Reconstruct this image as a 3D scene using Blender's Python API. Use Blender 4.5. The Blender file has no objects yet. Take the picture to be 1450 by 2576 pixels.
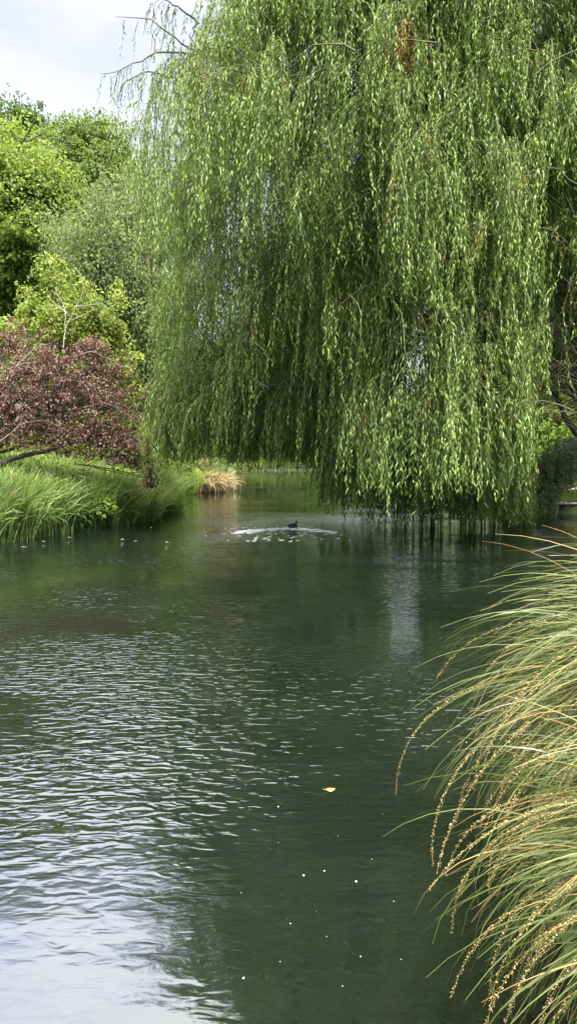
import bpy, bmesh, math, random
import numpy as np
from mathutils import Vector

rng = np.random.default_rng(7)
random.seed(7)
scene = bpy.context.scene
COL = scene.collection
R = math.radians

# ------------------------------------------------------------------ camera
H_EYE = 2.2
PITCH = R(4.72)
FD = 1790.0            # focal length in units of a 1450 x 2575 picture
CU, CV = 725.0, 1287.5
cam_d = bpy.data.cameras.new('camera')
cam = bpy.data.objects.new('camera', cam_d)
COL.objects.link(cam)
cam.location = (0, 0, H_EYE)
cam.rotation_euler = (math.pi / 2 - PITCH, 0, 0)
cam_d.sensor_fit = 'VERTICAL'
cam_d.sensor_height = 24.0
cam_d.lens = 24.0 * FD / 2575.0
cam_d.clip_start = 0.05
cam_d.clip_end = 3000
scene.camera = cam
cp, sp = math.cos(PITCH), math.sin(PITCH)


def P(u, v, d):
    """point seen at (u, v) of the picture, d metres ahead"""
    a = (u - CU) / FD
    b = (CV - v) / FD
    y = cp + b * sp
    z = -sp + b * cp
    k = d / y
    return np.array([a * k, d, H_EYE + z * k])


def W(u, v, z=0.0):
    """point of the water plane seen at (u, v)"""
    b = (CV - v) / FD
    y = cp + b * sp
    zz = -sp + b * cp
    k = (z - H_EYE) / zz
    return np.array([(u - CU) / FD * k, y * k, z])


def proj(p, mirror=False):
    x = p[:, 0]
    y = p[:, 1]
    z = p[:, 2].copy()
    if mirror:
        z = -z
    z = z - H_EYE
    f = y * cp - z * sp
    w = y * sp + z * cp
    f = np.maximum(f, 0.05)
    return CU + FD * x / f, CV - FD * w / f


# ------------------------------------------------------------------ tagging
def tag(o, label=None, cat=None, group=None, kind=None):
    if label: o['label'] = label
    if cat: o['category'] = cat
    if group: o['group'] = group
    if kind: o['kind'] = kind
    return o


def empty(name, loc, label, cat, group=None):
    o = bpy.data.objects.new(name, None)
    COL.objects.link(o)
    o.location = [float(c) for c in loc]
    o.empty_display_size = 0.2
    return tag(o, label, cat, group)


def link(name, me, mat, parent=None, loc=None):
    o = bpy.data.objects.new(name, me)
    COL.objects.link(o)
    if mat is not None and not me.materials:
        me.materials.append(mat)
    if parent is not None:
        o.parent = parent
        o.matrix_parent_inverse.identity()
    if loc is not None:
        o.location = [float(c) for c in loc]
    return o


def copy_tree(o, parent=None):
    c = o.copy()
    COL.objects.link(c)
    if parent is not None:
        c.parent = parent
    for ch in list(o.children):
        copy_tree(ch, c)
    return c


# ------------------------------------------------------------------ mesh makers
def raw_mesh(name, verts, quads, tint=None, smooth=False):
    me = bpy.data.meshes.new(name)
    verts = np.ascontiguousarray(verts, dtype=np.float32)
    quads = np.ascontiguousarray(quads, dtype=np.int32)
    k = quads.shape[1]
    me.vertices.add(len(verts))
    me.vertices.foreach_set('co', verts.ravel())
    me.loops.add(quads.size)
    me.loops.foreach_set('vertex_index', quads.ravel())
    me.polygons.add(len(quads))
    me.polygons.foreach_set('loop_start', np.arange(0, quads.size, k, dtype=np.int32))
    try:
        me.polygons.foreach_set('loop_total', np.full(len(quads), k, dtype=np.int32))
    except Exception:
        pass
    if smooth:
        me.polygons.foreach_set('use_smooth', np.ones(len(quads), dtype=bool))
    if tint is not None:
        at = me.attributes.new('tint', 'FLOAT_COLOR', 'POINT')
        t = np.ones((len(verts), 4), dtype=np.float32)
        t[:, :3] = tint
        at.data.foreach_set('color', t.ravel())
    me.update(calc_edges=True)
    return me


def unit(a):
    return a / np.maximum(np.linalg.norm(a, axis=-1, keepdims=True), 1e-9)


def randdir(n):
    return unit(rng.normal(size=(n, 3)))


def leaf_mesh(name, base, d, nrm, L, Wd, tint, origin=(0, 0, 0), bend=0.18, wide=0.42):
    """one folded four-cornered blade per leaf"""
    d = unit(d)
    side = unit(np.cross(d, nrm))
    n2 = unit(np.cross(side, d))
    L = np.asarray(L)[:, None]
    Wd = np.asarray(Wd)[:, None]
    base = base - np.asarray(origin)
    mid = base + d * L * wide
    v = np.empty((len(base), 4, 3))
    v[:, 0] = base
    v[:, 1] = mid + side * Wd * 0.5 + n2 * Wd * 0.25
    v[:, 2] = base + d * L - n2 * L * bend
    v[:, 3] = mid - side * Wd * 0.5 + n2 * Wd * 0.25
    q = np.arange(len(base) * 4).reshape(-1, 4)
    return raw_mesh(name, v.reshape(-1, 3), q, np.repeat(tint, 4, axis=0))


def ribbon_mesh(name, pts, width, tint, origin=(0, 0, 0), up=None, tip=0.15):
    """pts (n,k,3) -> flat tapering ribbons"""
    n, k, _ = pts.shape
    t = np.gradient(pts, axis=1)
    if up is None:
        up = randdir(n)[:, None, :]
    side = unit(np.cross(t, np.broadcast_to(up, pts.shape)))
    s = np.linspace(0, 1, k)
    prof = np.minimum(1.0, np.minimum(0.6 + s * 3, (1 - s) * 2.2 + tip))
    w = np.asarray(width)[:, None, None] * prof[None, :, None] * 0.5
    p = pts - np.asarray(origin)
    v = np.stack([p - side * w, p + side * w], axis=2)          # n,k,2,3
    idx = np.arange(n * k * 2).reshape(n, k, 2)
    q = np.stack([idx[:, :-1, 0], idx[:, 1:, 0], idx[:, 1:, 1], idx[:, :-1, 1]], axis=-1).reshape(-1, 4)
    tt = np.asarray(tint)
    if tt.ndim == 2:
        tt = np.repeat(tt[:, None, :], k, axis=1)
    tt = np.repeat(tt[:, :, None, :], 2, axis=2).reshape(-1, 3)
    return raw_mesh(name, v.reshape(-1, 3), q, tt)


def tubes_mesh(name, lines, origin=(0, 0, 0), sides=6, tint=None):
    """lines = [(pts(k,3), radii(k))]"""
    V, Q, T = [], [], []
    off = 0
    for li, (pts, rad) in enumerate(lines):
        pts = np.asarray(pts, float)
        rad = np.asarray(rad, float)
        k = len(pts)
        t = unit(np.gradient(pts, axis=0))
        ref = np.array([0.31, 0.77, 0.55])
        a = unit(np.cross(t, np.broadcast_to(ref, t.shape)))
        b = np.cross(t, a)
        ang = np.linspace(0, 2 * math.pi, sides, endpoint=False)
        ring = pts[:, None, :] + rad[:, None, None] * (np.cos(ang)[None, :, None] * a[:, None, :] + np.sin(ang)[None, :, None] * b[:, None, :])
        V.append(ring.reshape(-1, 3))
        i = np.arange(k * sides).reshape(k, sides) + off
        j = np.roll(i, -1, axis=1)
        Q.append(np.stack([i[:-1], j[:-1], j[1:], i[1:]], -1).reshape(-1, 4))
        off += k * sides
        if tint is not None:
            T.append(np.repeat(np.asarray(tint[li])[None, :], k * sides, 0))
    return raw_mesh(name, np.concatenate(V) - np.asarray(origin), np.concatenate(Q),
                    np.concatenate(T) if tint is not None else None, smooth=True)


def curve(p0, p1, bow=(0, 0, 0), n=9, wob=0.0):
    p0 = np.asarray(p0, float)
    p1 = np.asarray(p1, float)
    s = np.linspace(0, 1, n)[:, None]
    pts = p0 + (p1 - p0) * s + np.asarray(bow) * (4 * s * (1 - s))
    if wob:
        w = rng.normal(size=(n, 3)) * wob
        w[0] = w[-1] = 0
        pts = pts + w
    return pts


def poly(points, n=14, wob=0.0):
    """smooth line through the points"""
    p = np.asarray(points, float)
    seg = np.linalg.norm(np.diff(p, axis=0), axis=1)
    s = np.concatenate([[0], np.cumsum(seg)])
    t = np.linspace(0, s[-1], n)
    out = np.stack([np.interp(t, s, p[:, i]) for i in range(3)], 1)
    for _ in range(2):
        out[1:-1] = (out[:-2] + 2 * out[1:-1] + out[2:]) / 4
    if wob:
        w = rng.normal(size=out.shape) * wob
        w[0] = w[-1] = 0
        out = out + w
    return out


def mixcol(a, b, f):
    return np.asarray(a)[None, :] * (1 - f[:, None]) + np.asarray(b)[None, :] * f[:, None]


# ------------------------------------------------------------------ materials
def newmat(name):
    m = bpy.data.materials.new(name)
    m.use_nodes = True
    nt = m.node_tree
    nt.nodes.clear()
    out = nt.nodes.new('ShaderNodeOutputMaterial')
    return m, nt, out


def N(nt, kind, **kw):
    n = nt.nodes.new(kind)
    for k, v in kw.items():
        if k in n.inputs:
            n.inputs[k].default_value = v
        else:
            setattr(n, k, v)
    return n


def foliage_mat(name, trans=0.35, rough=0.45, spec=0.35, warm=(1.15, 1.1, 0.6), var=0.25):
    m, nt, out = newmat(name)
    at = N(nt, 'ShaderNodeAttribute', attribute_name='tint')
    geo = N(nt, 'ShaderNodeNewGeometry')
    nz = N(nt, 'ShaderNodeTexNoise', Scale=1.7, Detail=3.0)
    nt.links.new(geo.outputs['Position'], nz.inputs['Vector'])
    mr = N(nt, 'ShaderNodeMapRange')
    mr.inputs[1].default_value = 0.3
    mr.inputs[2].default_value = 0.7
    mr.inputs[3].default_value = 1.2 - var
    mr.inputs[4].default_value = 1.2 + var
    nt.links.new(nz.outputs['Fac'], mr.inputs[0])
    mul = N(nt, 'ShaderNodeVectorMath', operation='SCALE')
    nt.links.new(at.outputs['Color'], mul.inputs[0])
    nt.links.new(mr.outputs[0], mul.inputs['Scale'])
    bs = N(nt, 'ShaderNodeBsdfPrincipled')
    bs.inputs['Roughness'].default_value = rough
    bs.inputs['Specular IOR Level'].default_value = spec
    nt.links.new(mul.outputs[0], bs.inputs['Base Color'])
    tr = N(nt, 'ShaderNodeBsdfTranslucent')
    tm = N(nt, 'ShaderNodeVectorMath', operation='MULTIPLY')
    tm.inputs[1].default_value = warm
    nt.links.new(mul.outputs[0], tm.inputs[0])
    nt.links.new(tm.outputs[0], tr.inputs['Color'])
    mx = N(nt, 'ShaderNodeMixShader')
    mx.inputs[0].default_value = trans
    nt.links.new(bs.outputs[0], mx.inputs[1])
    nt.links.new(tr.outputs[0], mx.inputs[2])
    nt.links.new(mx.outputs[0], out.inputs['Surface'])
    return m


def bark_mat(name, a, b, scale=6.0):
    m, nt, out = newmat(name)
    geo = N(nt, 'ShaderNodeNewGeometry')
    mp = N(nt, 'ShaderNodeMapping')
    mp.inputs['Scale'].default_value = (1, 1, 0.3)
    nz = N(nt, 'ShaderNodeTexNoise', Scale=scale, Detail=6.0, Roughness=0.65)
    nt.links.new(geo.outputs['Position'], mp.inputs[0])
    nt.links.new(mp.outputs[0], nz.inputs['Vector'])
    cr = N(nt, 'ShaderNodeValToRGB')
    cr.color_ramp.elements[0].position = 0.35
    cr.color_ramp.elements[0].color = (*a, 1)
    cr.color_ramp.elements[1].position = 0.65
    cr.color_ramp.elements[1].color = (*b, 1)
    nt.links.new(nz.outputs['Fac'], cr.inputs[0])
    bs = N(nt, 'ShaderNodeBsdfPrincipled', Roughness=0.85)
    nt.links.new(cr.outputs[0], bs.inputs['Base Color'])
    bp = N(nt, 'ShaderNodeBump', Strength=0.6, Distance=0.03)
    nt.links.new(nz.outputs['Fac'], bp.inputs['Height'])
    nt.links.new(bp.outputs[0], bs.inputs['Normal'])
    nt.links.new(bs.outputs[0], out.inputs['Surface'])
    return m


def plain_mat(name, a, b, scale=3.0, rough=0.8, bump=0.0):
    m, nt, out = newmat(name)
    geo = N(nt, 'ShaderNodeNewGeometry')
    nz = N(nt, 'ShaderNodeTexNoise', Scale=scale, Detail=6.0)
    nt.links.new(geo.outputs['Position'], nz.inputs['Vector'])
    cr = N(nt, 'ShaderNodeValToRGB')
    cr.color_ramp.elements[0].position = 0.35
    cr.color_ramp.elements[0].color = (*a, 1)
    cr.color_ramp.elements[1].position = 0.65
    cr.color_ramp.elements[1].color = (*b, 1)
    nt.links.new(nz.outputs['Fac'], cr.inputs[0])
    bs = N(nt, 'ShaderNodeBsdfPrincipled', Roughness=rough)
    nt.links.new(cr.outputs[0], bs.inputs['Base Color'])
    if bump:
        bp = N(nt, 'ShaderNodeBump', Strength=0.5, Distance=bump)
        nt.links.new(nz.outputs['Fac'], bp.inputs['Height'])
        nt.links.new(bp.outputs[0], bs.inputs['Normal'])
    nt.links.new(bs.outputs[0], out.inputs['Surface'])
    return m


M_WILLOW = foliage_mat('willow_leaf', trans=0.36, rough=0.5, spec=0.3, warm=(1.1, 1.1, 0.7))
M_LEAF = foliage_mat('broad_leaf', trans=0.5, rough=0.55, spec=0.2)
M_COPPER = foliage_mat('copper_leaf', trans=0.28, rough=0.5, spec=0.3, warm=(1.3, 0.7, 0.6))
M_GRASS = foliage_mat('grass_blade', trans=0.3, rough=0.5, spec=0.3)
M_SEDGE = foliage_mat('sedge_blade', trans=0.22, rough=0.42, spec=0.4, warm=(1.1, 1.05, 0.6), var=0.15)
M_STRAW = foliage_mat('straw_blade', trans=0.2, rough=0.6, spec=0.2, warm=(1.1, 1.0, 0.7), var=0.2)
M_FLOWER = foliage_mat('white_floret', trans=0.2, rough=0.6, spec=0.2, warm=(1, 1, 0.95), var=0.05)
M_BARK = bark_mat('dark_bark', (0.018, 0.014, 0.010), (0.055, 0.045, 0.033))
M_PALE = bark_mat('pale_bark', (0.15, 0.14, 0.12), (0.32, 0.30, 0.27), 9.0)
M_GREYB = bark_mat('grey_bark', (0.09, 0.08, 0.065), (0.24, 0.22, 0.19), 9.0)
M_TWIG = bark_mat('willow_twig', (0.035, 0.036, 0.018), (0.075, 0.068, 0.032), 9.0)
M_STEM = plain_mat('green_stem', (0.05, 0.10, 0.02), (0.09, 0.14, 0.035), 8.0, 0.6)
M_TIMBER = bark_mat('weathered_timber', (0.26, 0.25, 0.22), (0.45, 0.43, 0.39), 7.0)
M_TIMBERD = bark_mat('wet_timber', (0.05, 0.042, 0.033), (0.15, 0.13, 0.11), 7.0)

# ------------------------------------------------------------------ world
SUN_EL, SUN_AZ = R(60), R(163)       # azimuth measured clockwise from +Y
world = bpy.data.worlds.new('World')
scene.world = world
world.use_nodes = True
wt = world.node_tree
wt.nodes.clear()
wo = wt.nodes.new('ShaderNodeOutputWorld')
bg = wt.nodes.new('ShaderNodeBackground')
WSTR = 0.12
bg.inputs['Strength'].default_value = WSTR
sky = wt.nodes.new('ShaderNodeTexSky')
sky.sky_type = 'NISHITA'
sky.sun_disc = False
sky.sun_elevation = SUN_EL
sky.sun_rotation = SUN_AZ
tc = wt.nodes.new('ShaderNodeTexCoord')
sx = wt.nodes.new('ShaderNodeSeparateXYZ')
wt.links.new(tc.outputs['Generated'], sx.inputs[0])
mp = wt.nodes.new('ShaderNodeMapping')
mp.inputs['Scale'].default_value = (1.0, 1.0, 1.7)
mp.inputs['Location'].default_value = (0.35, 0.1, 0.2)
wt.links.new(tc.outputs['Generated'], mp.inputs[0])
cn = wt.nodes.new('ShaderNodeTexNoise')
cn.inputs['Scale'].default_value = 3.2
cn.inputs['Detail'].default_value = 7.0
cn.inputs['Roughness'].default_value = 0.5
wt.links.new(mp.outputs[0], cn.inputs['Vector'])
cr = wt.nodes.new('ShaderNodeValToRGB')
cr.color_ramp.elements[0].position = 0.36
cr.color_ramp.elements[0].color = (0.60, 0.63, 0.90, 1)
cr.color_ramp.elements[1].position = 0.62
cr.color_ramp.elements[1].color = (0.93, 0.94, 1.0, 1)
wt.links.new(cn.outputs['Fac'], cr.inputs[0])
# cloud deck: pale low down, brightness added above the view for light and reflections
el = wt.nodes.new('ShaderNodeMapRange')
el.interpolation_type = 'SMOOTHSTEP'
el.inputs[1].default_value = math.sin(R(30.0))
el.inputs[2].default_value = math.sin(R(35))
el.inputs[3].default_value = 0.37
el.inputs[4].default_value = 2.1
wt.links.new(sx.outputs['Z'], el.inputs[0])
hz = wt.nodes.new('ShaderNodeMapRange')          # whiter towards the horizon
hz.interpolation_type = 'SMOOTHSTEP'
hz.inputs[1].default_value = math.sin(R(17))
hz.inputs[2].default_value = math.sin(R(31))
hz.inputs[3].default_value = 0.95
hz.inputs[4].default_value = 0.0
wt.links.new(sx.outputs['Z'], hz.inputs[0])
hm = wt.nodes.new('ShaderNodeMix')
hm.data_type = 'RGBA'
hm.inputs['B'].default_value = (0.95, 0.96, 1.0, 1)
ov = wt.nodes.new('ShaderNodeMapRange')          # neutral white overhead
ov.inputs[1].default_value = math.sin(R(33))
ov.inputs[2].default_value = math.sin(R(48))
ovm = wt.nodes.new('ShaderNodeMix')
ovm.data_type = 'RGBA'
ovm.inputs['B'].default_value = (0.95, 0.95, 0.93, 1)
wt.links.new(sx.outputs['Z'], ov.inputs[0])
wt.links.new(ov.outputs[0], ovm.inputs['Factor'])
wt.links.new(hm.outputs['Result'], ovm.inputs['A'])
wt.links.new(hz.outputs[0], hm.inputs['Factor'])
wt.links.new(cr.outputs[0], hm.inputs['A'])
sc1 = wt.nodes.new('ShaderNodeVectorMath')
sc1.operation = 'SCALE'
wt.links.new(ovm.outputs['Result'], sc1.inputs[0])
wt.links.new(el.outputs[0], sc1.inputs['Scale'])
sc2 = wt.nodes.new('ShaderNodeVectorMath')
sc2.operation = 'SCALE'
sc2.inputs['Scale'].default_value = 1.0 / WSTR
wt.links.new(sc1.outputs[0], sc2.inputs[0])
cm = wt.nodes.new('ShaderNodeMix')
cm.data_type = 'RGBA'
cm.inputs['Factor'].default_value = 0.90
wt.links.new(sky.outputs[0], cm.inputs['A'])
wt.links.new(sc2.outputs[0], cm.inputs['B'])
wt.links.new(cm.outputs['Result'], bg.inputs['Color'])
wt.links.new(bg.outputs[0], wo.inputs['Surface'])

sun_d = bpy.data.lights.new('sun', 'SUN')
sun = bpy.data.objects.new('sun', sun_d)
COL.objects.link(sun)
sun_d.energy = 4.5
sun_d.angle = R(5.0)
sun_d.color = (1.0, 0.95, 0.86)
to_sun = Vector((math.sin(SUN_AZ) * math.cos(SUN_EL), math.cos(SUN_AZ) * math.cos(SUN_EL), math.sin(SUN_EL)))
sun.rotation_euler = to_sun.to_track_quat('Z', 'Y').to_euler()

# ------------------------------------------------------------------ ground and water
yl = [-60, 0, 10, 17.1, 19, 21.5, 23.2, 24.5, 27, 34, 39, 41, 43.5, 46, 60, 91, 400]
xl = [-11, -9, -8.2, -7.05, -6.4, -5.2, -4.5, -4.5, -4.95, -5.3, -5.6, -5.1, -3.8, -4.2, -4.9, -6.5, -6.5]
yr = [-60, 0.9, 1.4, 1.9, 2.6, 4, 6, 8, 12, 20, 25.2, 26.2, 29, 40, 60, 91, 400]
xr = [-3, -2.4, -0.9, 1.05, 1.15, 1.35, 2.3, 5.2, 13, 15, 14.5, 9.75, 9.9, 9.7, 8.7, 7.2, 7]


def ground_z(x, y):
    dl = np.interp(y, yl, xl) - x          # >0 on the left bank
    dr = x - np.interp(y, yr, xr)
    df = (y - 92.0) * 0.8
    d = np.maximum(np.maximum(dl, dr), df)
    z = np.where(d < 0, np.maximum(-1.2, d * 0.7), 0.0)
    up = np.clip(d / 0.9, 0, 1)
    z = np.where(d >= 0, 0.42 * up * up * (3 - 2 * up) + np.clip((d - 0.9) / 5, 0, 1) * np.where(x < 0, 0.85, 0.45), z)
    z = z + np.where(d > 60, (d - 60) * 0.01, 0)
    z = z + np.where(d > 0.5, 0.06 * np.sin(x * 1.3 + y * 0.7) * np.sin(y * 0.9 - x * 0.4), 0)
    return z


gx = np.unique(np.concatenate([np.linspace(-900, -60, 20), np.linspace(-60, -16, 40), np.linspace(-16, 18, 240), np.linspace(18, 60, 40), np.linspace(60, 900, 20)]))
gy = np.unique(np.concatenate([np.linspace(-200, -6, 14), np.linspace(-6, 50, 320), np.linspace(50, 110, 90), np.linspace(110, 1500, 30)]))
X, Y = np.meshgrid(gx, gy)
Z = ground_z(X, Y)
gv = np.stack([X, Y, Z], -1).reshape(-1, 3)
ii = np.arange(len(gv)).reshape(X.shape)
gq = np.stack([ii[:-1, :-1], ii[:-1, 1:], ii[1:, 1:], ii[1:, :-1]], -1).reshape(-1, 4)
M_GROUND = plain_mat('ground_soil_grass', (0.028, 0.032, 0.014), (0.05, 0.085, 0.022), 1.1, 0.95, 0.05)
g = link('ground', raw_mesh('ground', gv, gq, smooth=True), M_GROUND)
tag(g, 'low grassy river banks and bed running back to the far trees', 'ground', kind='structure')

DUCK = W(735, 1327)


def water_mat():
    m, nt, out = newmat('river_water')
    geo = N(nt, 'ShaderNodeNewGeometry')

    def noise(scale, sc, detail=2.0, dist=0.0, off=(0, 0, 0)):
        mpn = N(nt, 'ShaderNodeMapping')
        mpn.inputs['Scale'].default_value = sc
        mpn.inputs['Location'].default_value = off
        nt.links.new(geo.outputs['Position'], mpn.inputs[0])
        n = N(nt, 'ShaderNodeTexNoise', Scale=scale, Detail=detail)
        n.inputs['Distortion'].default_value = dist
        nt.links.new(mpn.outputs[0], n.inputs['Vector'])
        return n.outputs['Fac']

    def math_(op, a, b=None):
        n = N(nt, 'ShaderNodeMath', operation=op)
        for i, v in enumerate((a, b)):
            if v is None:
                continue
            if isinstance(v, (int, float)):
                n.inputs[i].default_value = v
            else:
                nt.links.new(v, n.inputs[i])
        return n.outputs[0]

    def rng_(v, a, b, c, d):
        n = N(nt, 'ShaderNodeMapRange', interpolation_type='SMOOTHSTEP')
        nt.links.new(v, n.inputs[0])
        for i, q in enumerate((a, b, c, d)):
            n.inputs[i + 1].default_value = q
        return n.outputs[0]

    sep = N(nt, 'ShaderNodeSeparateXYZ')
    nt.links.new(geo.outputs['Position'], sep.inputs[0])
    x, y = sep.outputs['X'], sep.outputs['Y']
    long_w = noise(1.6, (0.6, 1.6, 1), 1.5, 0.5)
    rip = noise(5.3, (1.15, 2.7, 1), 1.5, 0.7, (3, 1, 0))
    fine = noise(9.0, (0.55, 1.3, 1), 2.0, 0.8, (1, 5, 0))
    patch = noise(0.33, (0.8, 1.0, 1), 2.0, 0.6, (5.2, 2.4, 0))
    amp = rng_(patch, 0.36, 0.64, 0.30, 1.25)
    calm = rng_(y, 2.9, 5.4, 0.13, 1.0)              # glassy by the bank at our feet
    amp = math_('MULTIPLY', math_('MULTIPLY', amp, calm), math_('MULTIPLY', rng_(y, 12.0, 45.0, 1.0, 0.16), rng_(y, 5.0, 10.0, 1.0, 0.62)))
    h1 = math_('MULTIPLY', math_('MULTIPLY', long_w, 0.009), rng_(y, 12.0, 45.0, 1.0, 0.12))
    h2 = math_('MULTIPLY', math_('MULTIPLY', rip, 0.0225), amp)
    h3 = math_('MULTIPLY', math_('MULTIPLY', fine, 0.0046), amp)
    h = math_('ADD', math_('ADD', h1, h2), h3)
    # wake of the swimming duck: rings and a V spreading behind it
    dx = math_('SUBTRACT', x, float(DUCK[0]))
    dy = math_('SUBTRACT', y, float(DUCK[1]))
    rr = math_('SQRT', math_('ADD', math_('MULTIPLY', dx, dx), math_('MULTIPLY', math_('MULTIPLY', dy, dy), 0.35)))
    wk = rng_(rr, 0.2, 2.6, 1.0, 0.0)
    wkn = noise(7.0, (0.8, 1.2, 1), 2.0, 1.0, (9, 3, 0))
    ring = math_('SINE', math_('MULTIPLY', rr, 17.0))
    hw = math_('ADD', math_('MULTIPLY', wkn, 0.075), math_('MULTIPLY', ring, 0.006))
    h = math_('ADD', h, math_('MULTIPLY', hw, wk))
    bp = N(nt, 'ShaderNodeBump', Strength=1.0, Distance=1.0)
    nt.links.new(h, bp.inputs['Height'])
    mud = noise(0.8, (1, 1, 1), 4.0, 0.5)
    crm = N(nt, 'ShaderNodeValToRGB')
    crm.color_ramp.elements[0].position = 0.3
    crm.color_ramp.elements[0].color = (0.0028, 0.0050, 0.0033, 1)
    crm.color_ramp.elements[1].position = 0.75
    crm.color_ramp.elements[1].color = (0.0062, 0.0096, 0.0064, 1)
    nt.links.new(mud, crm.inputs[0])
    bs = N(nt, 'ShaderNodeBsdfPrincipled', Roughness=0.03)
    bs.inputs['IOR'].default_value = 1.95
    nt.links.new(crm.outputs[0], bs.inputs['Base Color'])
    nt.links.new(bp.outputs[0], bs.inputs['Normal'])
    nt.links.new(bs.outputs[0], out.inputs['Surface'])
    return m


wy = np.array([-60.0, 0, 20, 60, 96])
wx = np.array([-40.0, 0, 20, 40])
wX, wY = np.meshgrid(wx, wy)
wv = np.stack([wX, wY, 0 * wX], -1).reshape(-1, 3)
wi = np.arange(len(wv)).reshape(wX.shape)
wq = np.stack([wi[:-1, :-1], wi[:-1, 1:], wi[1:, 1:], wi[1:, :-1]], -1).reshape(-1, 4)
w = link('water', raw_mesh('water', wv, wq), water_mat())
tag(w, 'calm dark green river with fine ripples mirroring trees and sky', 'river', kind='structure')

# ------------------------------------------------------------------ the weeping willow
WC = np.array([4.05, 22.0])
ang_front = -math.pi / 2


def ra(z):
    return np.where(z > 8, 8.25 * np.sqrt(np.clip(1 - ((z - 8) / 13.0) ** 2, 0.02, 1)), 7.2 + 1.05 * np.clip((z - 2) / 6, 0, 1))


def strand_set(top, out, L, launch, rise, K=12, sway=0.10):
    """hanging twigs: (n,K,3) points"""
    n = len(top)
    s = np.linspace(0, 1, K)[None, :]
    reach = launch[:, None] * (1 - np.exp(-3.2 * s))
    zz = rise[:, None] * np.sin(np.clip(s * 5, 0, math.pi)) * (s < 0.63) - L[:, None] * np.power(s, 1.15)
    ph = rng.uniform(0, 6.28, (n, 1))
    fr = rng.uniform(1.5, 4.0, (n, 1))
    sw = sway * s * np.sin(ph + fr * s * 3)
    side = np.stack([-out[:, 1], out[:, 0]], 1)
    p = np.empty((n, K, 3))
    p[:, :, 0] = top[:, None, 0] + out[:, 0:1] * reach + side[:, 0:1] * sw
    p[:, :, 1] = top[:, None, 1] + out[:, 1:2] * reach + side[:, 1:2] * sw
    p[:, :, 2] = top[:, None, 2] + zz
    return p


def sample_on(strands, L, per_m, jitter=0.5):
    n, K, _ = strands.shape
    cnt = np.maximum(2, (L * per_m).astype(int))
    sid = np.repeat(np.arange(n), cnt)
    start = np.repeat(np.cumsum(cnt) - cnt, cnt)
    i = np.arange(len(sid)) - start
    s = (i + rng.uniform(0, 1, len(sid))) / np.repeat(cnt, cnt)
    s = 0.06 + 0.94 * s
    f = s * (K - 1)
    a = np.clip(f.astype(int), 0, K - 2)
    w_ = (f - a)[:, None]
    pos = strands[sid, a] * (1 - w_) + strands[sid, a + 1] * w_
    tan = unit(strands[sid, a + 1] - strands[sid, a])
    return sid, s, pos, tan


def zbot(th):
    """height of the ragged hem of the crown by direction: higher over the open water at the left"""
    x = WC[0] + 8.0 * np.cos(th)
    lf = np.clip((1.4 - x) / 1.8, 0, 1)
    return 1.42 + 0.62 * lf


willow_root = empty('willow_tree', (12.6, 28.5, float(ground_z(np.array(12.6), np.array(28.5)))),
                    'huge weeping willow with curtains of narrow leaves hanging to the river', 'tree')
WO = np.array(willow_root.location)

tops, outs, lens, launches, rises, tone, kindv, sprays = [], [], [], [], [], [], [], []


def cluster(th, z, rr, n, lmin, lmax, tone_c, spread=0.7, blen=2.0, kind=0, hem=None, lmul=1.0):
    """one arching side branch and the coherent spray of twigs that hangs from it"""
    o = np.array([math.cos(th), math.sin(th)])
    tip = np.array([WC[0] + o[0] * rr, WC[1] + o[1] * rr, z])
    th2 = th + rng.normal() * 0.75
    o2 = np.array([math.cos(th2), math.sin(th2)])
    root = tip - np.array([o2[0] * blen, o2[1] * blen, -0.2 + rng.uniform(-0.6, 0.5)])
    br = curve(root, tip, (0, 0, 0.3 + rng.uniform(0, 0.4)), 8, 0.03)
    sprays.append((br, np.linspace(0.018, 0.005, 8)))
    f = rng.beta(2.4, 0.9, n)
    base = root + (tip - root) * f[:, None]
    base[:, 2] += 4 * f * (1 - f) * 0.45
    base[:, :2] += rng.normal(size=(n, 2)) * spread * 0.30
    base[:, 2] += rng.normal(size=n) * 0.10
    so = unit(np.stack([o2[0] + rng.normal(size=n) * 0.42, o2[1] + rng.normal(size=n) * 0.42], 1))
    hz_ = zbot(th) if hem is None else hem
    cl = rng.uniform(lmin, lmax) * lmul
    L = np.minimum(cl * rng.uniform(0.45, 1.12, n), base[:, 2] - hz_ + rng.normal(size=n) * 0.22)
    ok = L > 0.4
    tops.append(base[ok])
    outs.append(so[ok])
    lens.append(L[ok])
    launches.append(rng.uniform(0.15, 0.5) + rng.uniform(0.0, 0.5, ok.sum()) * L[ok] * 0.45)
    rises.append(rng.uniform(0.02, 0.22, ok.sum()))
    tone.append(np.full(ok.sum(), tone_c) + rng.normal(size=ok.sum()) * 0.15)
    kindv.append(np.full(ok.sum(), kind))


def recess(th, z, rr):
    """how far the curtain stands back: a deep shaded bay left of the front bulge, below the upper skirts"""
    p = np.array([[WC[0] + math.cos(th) * rr, WC[1] + math.sin(th) * rr, z - 0.8]])
    u, v = proj(p)
    u, v = float(u[0]), float(v[0])
    lim_v = np.interp(u, [470, 560, 640, 720, 760, 900], [700, 480, 420, 500, 600, 900])
    if 470 < u < 900 and v > lim_v and th < -0.6:
        e = min(1.0, (u - 470) / 80, (900 - u) / 60)
        return 1 - 0.50 * max(0.0, e)
    return 1.0


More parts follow.
